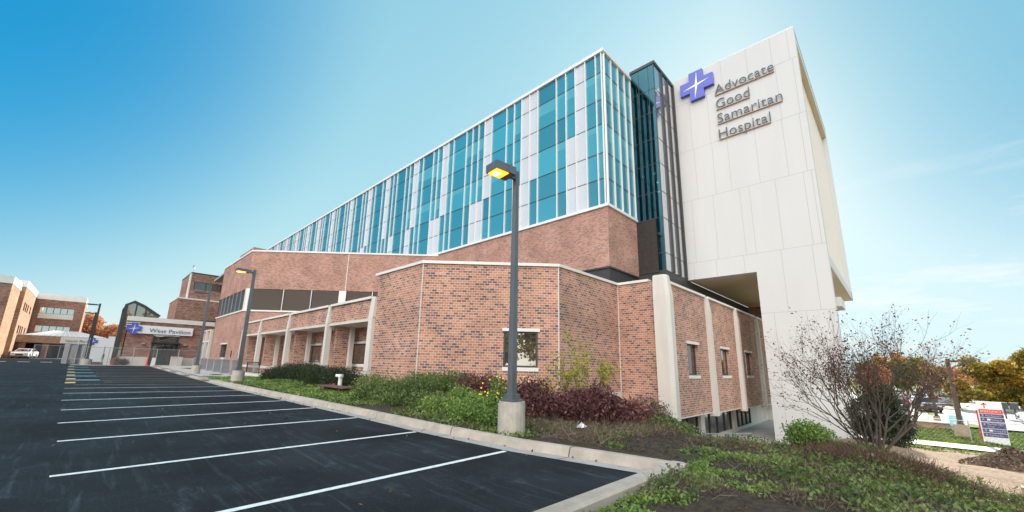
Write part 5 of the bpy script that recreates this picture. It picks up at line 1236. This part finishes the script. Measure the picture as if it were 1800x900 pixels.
def shrub(name, label, cat, blobs, n, size, m, group=None, stems=True, up=.4, shell=.5, aspect=.5):
    c = np.array([b_[:3] for b_ in blobs], float); r_ = np.array([b_[3:6] for b_ in blobs], float); base = (float(c[:, 0].mean()), float(c[:, 1].mean()), G(float(c[:, 0].mean()), float(c[:, 1].mean())))
    t = thing(name, label, cat, base, 0, group); P, k = blob_points(n, c, r_, shell); P[:, 2] = np.maximum(P[:, 2], gz(P[:, 0], P[:, 1]) + .02)
    tint = np.clip(.35 * RNG.random(len(c))[k] + .65 * RNG.random(n), 0, 1)
    leaves('foliage', P, size, m, t, up=up, rnd=tint, aspect=aspect, loc=base)
    if stems:
        kb_ = MB()
        for i in range(min(26, len(c) * 4)):
            j_ = i % len(c); x0, y0 = c[j_, 0] + random.uniform(-.5, .5) * r_[j_, 0], c[j_, 1] + random.uniform(-.5, .5) * r_[j_, 1]; g0 = G(x0, y0)
            kb_.tube([(x0 - base[0], y0 - base[1], g0 - base[2] - .05), (c[j_, 0] + random.uniform(-.9, .9) * r_[j_, 0] - base[0], c[j_, 1] + random.uniform(-.9, .9) * r_[j_, 1] - base[1], c[j_, 2] + r_[j_, 2] * random.uniform(.1, .9) - base[2])], [.014, .005], 4)
        kb_.build('stem', M['bark'], t)
    return t
def lump(x0, y0, x1, y1, n, zc, r, rz_, jit=.15):
    out = []
    for i in range(n):
        q = (i + .5) / n; x = x0 + (x1 - x0) * q + random.uniform(-jit, jit); y = y0 + (y1 - y0) * q + random.uniform(-jit, jit)
        out.append((x, y, G(x, y) + zc * random.uniform(.8, 1.15), r * random.uniform(.8, 1.2), r * random.uniform(.8, 1.2), rz_ * random.uniform(.85, 1.2)))
    return out
# clipped hedge along the arcade: five yews
hedge_y = [17.9, 19.9, 22.2, 24.6, 27.0]; hl = ['dark yew bush nearest the front brick wing', 'second dark yew bush from the right, behind the fire pipe', 'middle dark yew bush of the hedge', 'second dark yew bush from the left of the hedge', 'leftmost and lowest dark yew bush of the hedge']
for i, y in enumerate(hedge_y):
    shrub('yew_bush', hl[i], 'bush', [(8.1 + random.uniform(-.12, .12), y + dy, G(8.1, y) + .42, .62, .62, .46) for dy in (-.7, 0, .7)] + [(7.8, y + .2, G(8, y) + .30, .5, .8, .36)], 9000, .06, M['leaf_hedge'], 'clipped yews along the arcade', shell=.72)
shrub('green_weed_thicket', 'broad thicket of tall green weeds against the left of the front brick wall', 'weed thicket', lump(7.5, 14.8, 8.2, 11.0, 6, .34, .62, .38) + lump(8.2, 12.6, 9.6, 10.6, 6, .42, .6, .42) + lump(7.1, 13.6, 7.4, 9.6, 6, .16, .5, .25), 26000, .075, M['leaf_green'], shell=.25)
shrub('green_weed_clump', 'lower clump of bright green weeds between the kerb and the concrete lamp footing', 'weed clump', lump(7.0, 9.6, 6.95, 7.0, 7, .16, .38, .24) + lump(7.6, 9.2, 7.5, 7.4, 4, .28, .4, .34), 9500, .07, M['leaf_bright'], shell=.2)
shrub('burgundy_shrub', 'burgundy leaved shrub left of the lamp post under the square window', 'shrub', lump(8.4, 9.6, 8.6, 7.9, 6, .46, .45, .46, .25), 5000, .11, M['leaf_burg'], 'burgundy shrubs round the lamp footing', shell=.3, aspect=.35)
shrub('burgundy_shrub', 'large burgundy leaved shrub right of the lamp post', 'shrub', lump(8.2, 7.3, 9.6, 5.6, 7, .48, .50, .48, .3) + lump(9.5, 6.9, 10.7, 5.5, 5, .44, .45, .45, .3), 11000, .11, M['leaf_burg'], 'burgundy shrubs round the lamp footing', shell=.3, aspect=.35)
shrub('burgundy_shrub', 'small trailing burgundy shrub below the pale foundation patch', 'shrub', lump(10.6, 6.0, 11.6, 5.6, 5, .34, .38, .32, .25), 3000, .11, M['leaf_burg'], 'burgundy shrubs round the lamp footing', shell=.3, aspect=.35)
shrub('dry_seed_weed', 'pale dried seed weed beside the brick corner right of the burgundy shrubs', 'dry weed', lump(12.6, 6.0, 13.4, 5.6, 4, .62, .36, .50), 2600, .07, M['leaf_dry'], shell=.2)
shrub('grey_green_weeds', 'tangled grey green weeds sloping down to the foot of the concrete corner pilaster', 'weeds', lump(11.4, 5.2, 12.8, 4.9, 7, .16, .42, .26), 8000, .07, M['leaf_green'], shell=.2)
shrub('bright_green_shrub', 'small bright green shrub in front of the foot of the white tower', 'shrub', lump(12.4, 2.0, 12.7, 1.55, 3, .26, .38, .32, .08), 6000, .065, M['leaf_bright'], shell=.25)
shrub('yellow_flower_stalks', 'tall green stalks with yellow daisies left of the lamp post', 'flowers', lump(7.5, 7.9, 7.9, 7.2, 4, .5, .2, .5), 1500, .07, M['leaf_bright'], shell=.1)
x, y = ground_pts(260, 7.2, 9.4, 10.4, 14.8, bedk); clumps('tall_weed_stalks', x, y, .45, 9, .03, .55, .05, M['leaf_green'], up=.6)
fl_ = bpy.data.objects['yellow_flower_stalks']; k = MB()
for i in range(46):
    x, y, z = random.uniform(-.35, .35), random.uniform(-.6, .6), random.uniform(.4, 1.05); d = np.array([-.7, -.5, .5]); u_ = _n(np.cross(d, (0, 0, 1))); v_ = np.cross(u_, d); r0 = .024
    k.quad(*[tuple(np.array([x, y, z]) + r0 * (math.cos(a) * u_ + math.sin(a) * v_)) for a in np.linspace(0, 2 * math.pi, 8)[:-1]])
k.build('yellow_flower', M['flower'], fl_)

# ---- trees -------------------------------------------------------------
def branch_tree(name, label, base, trunks, depth, length, spread, leafn, leafm, leafs, seed, cat='tree', group=None, r0=.045, shrink=.74, kids=(2, 3), upb=.25, lean=0, m='bark', tipw=.35):
    rd = random.Random(seed); t = thing(name, label, cat, base, 0, group); kb_ = MB(); tips = []
    def grow(p, d, ln, r, lv):
        pts = [p]; dd_ = np.array(d); n = 4
        for i in range(n):
            dd_ = _n(dd_ + np.array([rd.uniform(-.16, .16), rd.uniform(-.16, .16), rd.uniform(-.06, .14)])); pts.append(pts[-1] + dd_ * ln / n)
        rads = [r * (1 - .32 * i / n) for i in range(n + 1)]; kb_.tube(pts, rads, 6 if lv > 2 else 4, cap=False)
        if lv <= 2:
            for q in pts[1:]: tips.append(q)
        if lv == 0: return
        for c in range(rd.randint(*kids) + (1 if lv == depth else 0)):
            i = rd.choice([2, 3, 4, 4]) ; az = rd.uniform(0, 6.28); sp_ = spread * rd.uniform(.6, 1.3)
            u_ = _n(np.cross(dd_, (rd.uniform(-1, 1), rd.uniform(-1, 1), rd.uniform(-1, 1)))); nd = _n(dd_ + u_ * sp_ + np.array([0, 0, upb * .3])); grow(pts[i], nd, ln * shrink * rd.uniform(.75, 1.15), rads[i] * .68, lv - 1)
    for i in range(trunks):
        a = 2 * math.pi * (i + rd.uniform(-.2, .2)) / trunks; tilt = rd.uniform(.25, .95) if trunks > 1 else .03
        grow(np.array([.10 * math.cos(a), .10 * math.sin(a), -.15]), _n(np.array([tilt * math.cos(a), tilt * math.sin(a), 1.0])), length * rd.uniform(.85, 1.1), r0 * rd.uniform(.7, 1.1), depth)
    kb_.build('trunk', M[m], t, smooth=True)
    tips = np.array(tips); 
    if leafn:
        k = RNG.integers(0, len(tips), leafn); P = tips[k] + RNG.normal(0, .06 * (length / .9), (leafn, 3)); leaves('foliage', P, leafs, M[leafm], t, up=0)
    return t
TB = (14.1, .72, G(14.1, .72))
branch_tree('bare_shrub_tree', 'bare multi-stemmed shrub tree with a few brown leaves in front of the white tower', TB, 10, 4, 1.28, .60, 4200, 'leaf_redbrown', .065, 8, r0=.032, shrink=.75, kids=(3, 4))
branch_tree('yellow_sapling', 'yellow green sapling growing against the brick wall right of the window', (11.4, 7.45, G(11.4, 7.45)), 4, 3, .95, .40, 1300, 'leaf_yellow', .095, 9, r0=.016, kids=(2, 3))
branch_tree('yellow_sapling', 'smaller thin sapling with mottled leaves just right of the square window', (10.9, 8.3, G(10.9, 8.3)), 2, 3, .62, .35, 380, 'leaf_yellow', .075, 12, r0=.012, kids=(2, 2))
def crown_tree(name, label, base, h, rx, ry, n, leafs, m, group=None, seed=0, trunk_h=None, nb=9, cat='tree', bottom=.3):
    rd = random.Random(seed); t = thing(name, label, cat, base, 0, group); th = trunk_h or h * .4; bl = []
    for i in range(nb):
        a = rd.uniform(0, 6.28); q = rd.uniform(0, .75); zc = rd.uniform(bottom, .85) * h; s_ = rd.uniform(.28, .48)
        f = 1 - .5 * abs(zc / h - .5)
        bl.append((rx * q * math.cos(a) * f, ry * q * math.sin(a) * f, zc, rx * s_, ry * s_, h * .15 * rd.uniform(.8, 1.4)))
    c = np.array([b_[:3] for b_ in bl]); r_ = np.array([b_[3:] for b_ in bl]); P, k = blob_points(n, c, r_, .45)
    tint = np.clip((P[:, 2] / h) * .0 + .45 * RNG.random(nb)[k] + .55 * RNG.random(n), 0, 1)
    leaves('crown', P, leafs, M[m], t, up=.1, rnd=tint, aspect=.7)
    kb_ = MB().tube([(0, 0, -.3), (.05, .05, th * .6), (0, 0, th)], [h * .028, h * .022, h * .016], 8)
    for b_ in bl[:7]: kb_.tube([(0, 0, th * rd.uniform(.6, 1)), (b_[0] * .5, b_[1] * .5, (th + b_[2]) / 2), (b_[0], b_[1], b_[2])], [h * .012, h * .008, h * .003], 5)
    kb_.build('trunk', M['bark'], t); return t
# conifer behind the bare tree
shrub('dark_conifer', 'dense dark evergreen behind the bare tree at the foot of the white tower', 'evergreen', [(24 + q[0], .95 + q[1], -1.3 + q[2], q[3], q[3], q[4]) for q in ((0, 0, .5, .95, .8), (.2, .3, 1.2, .8, .75), (0, -.2, 1.9, .55, .7), (.3, -.5, .9, .6, .7))], 15000, .13, M['leaf_conifer'], shell=.5, aspect=.3)
# golden tree row, far right
for i, (x, y, h) in enumerate([(84, -8.2, 7.0), (86, -11.6, 7.6), (84, -15.2, 7.8), (88, -19.5, 8.0), (80, -12.6, 6.0), (82, -17.2, 6.8), (90, -24, 8.2)]):
    crown_tree('golden_tree', ['golden and green tree at the left end of the row by the road', 'tall golden tree second from the left of the row', 'tall golden tree in the middle of the row', 'large golden tree right of the row middle', 'low golden tree in front of the row, behind the direction sign', 'low golden tree in front of the row at the right edge', 'golden tree at the far right end of the row'][i], (x, y, -2.2), h, 2.9, 2.7, 8000, .34, 'leaf_gold', 'golden trees beyond the road', 20 + i, nb=12, bottom=.12)
for i, (x, y, h, m_) in enumerate([(120, -3, 8.0, 'leaf_gold'), (118, 1.5, 8.4, 'leaf_orange'), (125, 5.5, 7.5, 'leaf_gold'), (122, -7.5, 6.6, 'leaf_orange'), (130, -12, 7.5, 'leaf_orange'), (112, 4.0, 6, 'leaf_brown'), (75, -4.6, 4.6, 'leaf_gold'), (98, 3.2, 5.6, 'leaf_orange'), (108, -1.0, 7.0, 'leaf_green'), (112, 1.6, 8.2, 'leaf_gold'), (106, -5.2, 6.4, 'leaf_gold'), (126, -.5, 9.2, 'leaf_orange')]):
    crown_tree('autumn_tree', ['small golden tree beyond the far car park', 'orange tree beyond the far car park near the tower', 'golden tree far behind beside the tower', 'orange tree beyond the parked cars, left of the golden row', 'hazy orange tree behind the golden row', 'brownish tree beyond the cars beside the tower', 'thin golden tree among the parked cars', 'small orange tree beyond the cars, between tower edge and dark conifer', 'green tree at the back of the car park above the red car', 'gold tree nearest the tower edge at the back of the car park', 'gold tree above the far row, just left of the brown lamp', 'tallest hazy orange tree at the back of the car park'][i], (x, y, -2.2), h, 2.6, 2.6, 3600, .36, m_, 'autumn trees beyond the car park', 50 + i, nb=8)
# orange trees behind the left pavilions
for i, (x, y, h) in enumerate([(-.5, 128, 9.6), (3.5, 124, 8.6), (-3.0, 135, 10.5), (7.5, 130, 9)]):
    crown_tree('orange_tree', ['tall orange tree behind the canopy roof', 'lower orange tree behind the glass atrium', 'orange tree touching the tan brick building', 'orange tree farthest right behind the atrium'][i], (x, y, .9), h, 4.4, 4.2, 7000, .5, 'leaf_orange', 'orange trees behind the pavilions', 80 + i, nb=11, bottom=.25)
shrub('yellow_green_hedge', 'bright yellow green clipped hedge at the left edge in front of the tan building', 'hedge', [(-9.6 - .8 * i, 88, 1.45, .7, .9, .62) for i in range(6)], 5000, .16, M['leaf_yellow'], shell=.6)
shrub('flowering_shrub', 'small mixed shrub at the foot of the glass atrium', 'shrub', [(2.0, 59.3, 1.05, .5, .5, .5), (2.6, 59.4, .95, .45, .4, .4)], 1800, .10, M['leaf_dry'], shell=.3)
shrub('white_flowering_shrub', 'pale grey shrub beside the white pylon', 'shrub', [(1.7, 66, 1.4, .7, .7, .8)], 1500, .14, M['leaf_dry'], shell=.3)
# trees west of the car park: behind the viewer, they show in the windows
for i, (x, y, h, m_) in enumerate([(-38, 24, 11, 'leaf_gold'), (-40, 36, 12, 'leaf_orange'), (-42, 50, 11, 'leaf_gold'), (-36, 8, 10, 'leaf_orange'), (-15, -14, 8.5, 'leaf_gold'), (-12, -21, 9, 'leaf_gold'), (-22, -12, 9, 'leaf_orange'), (4, -44, 20, 'leaf_orange'), (12, -46, 18, 'leaf_gold')]):
    crown_tree('autumn_tree', 'autumn tree across the car park, mirrored in the windows', (x, y, 0), h, 4.5, 4.5, 3500, .5, m_, 'autumn trees mirrored in the windows', 120 + i, nb=10)
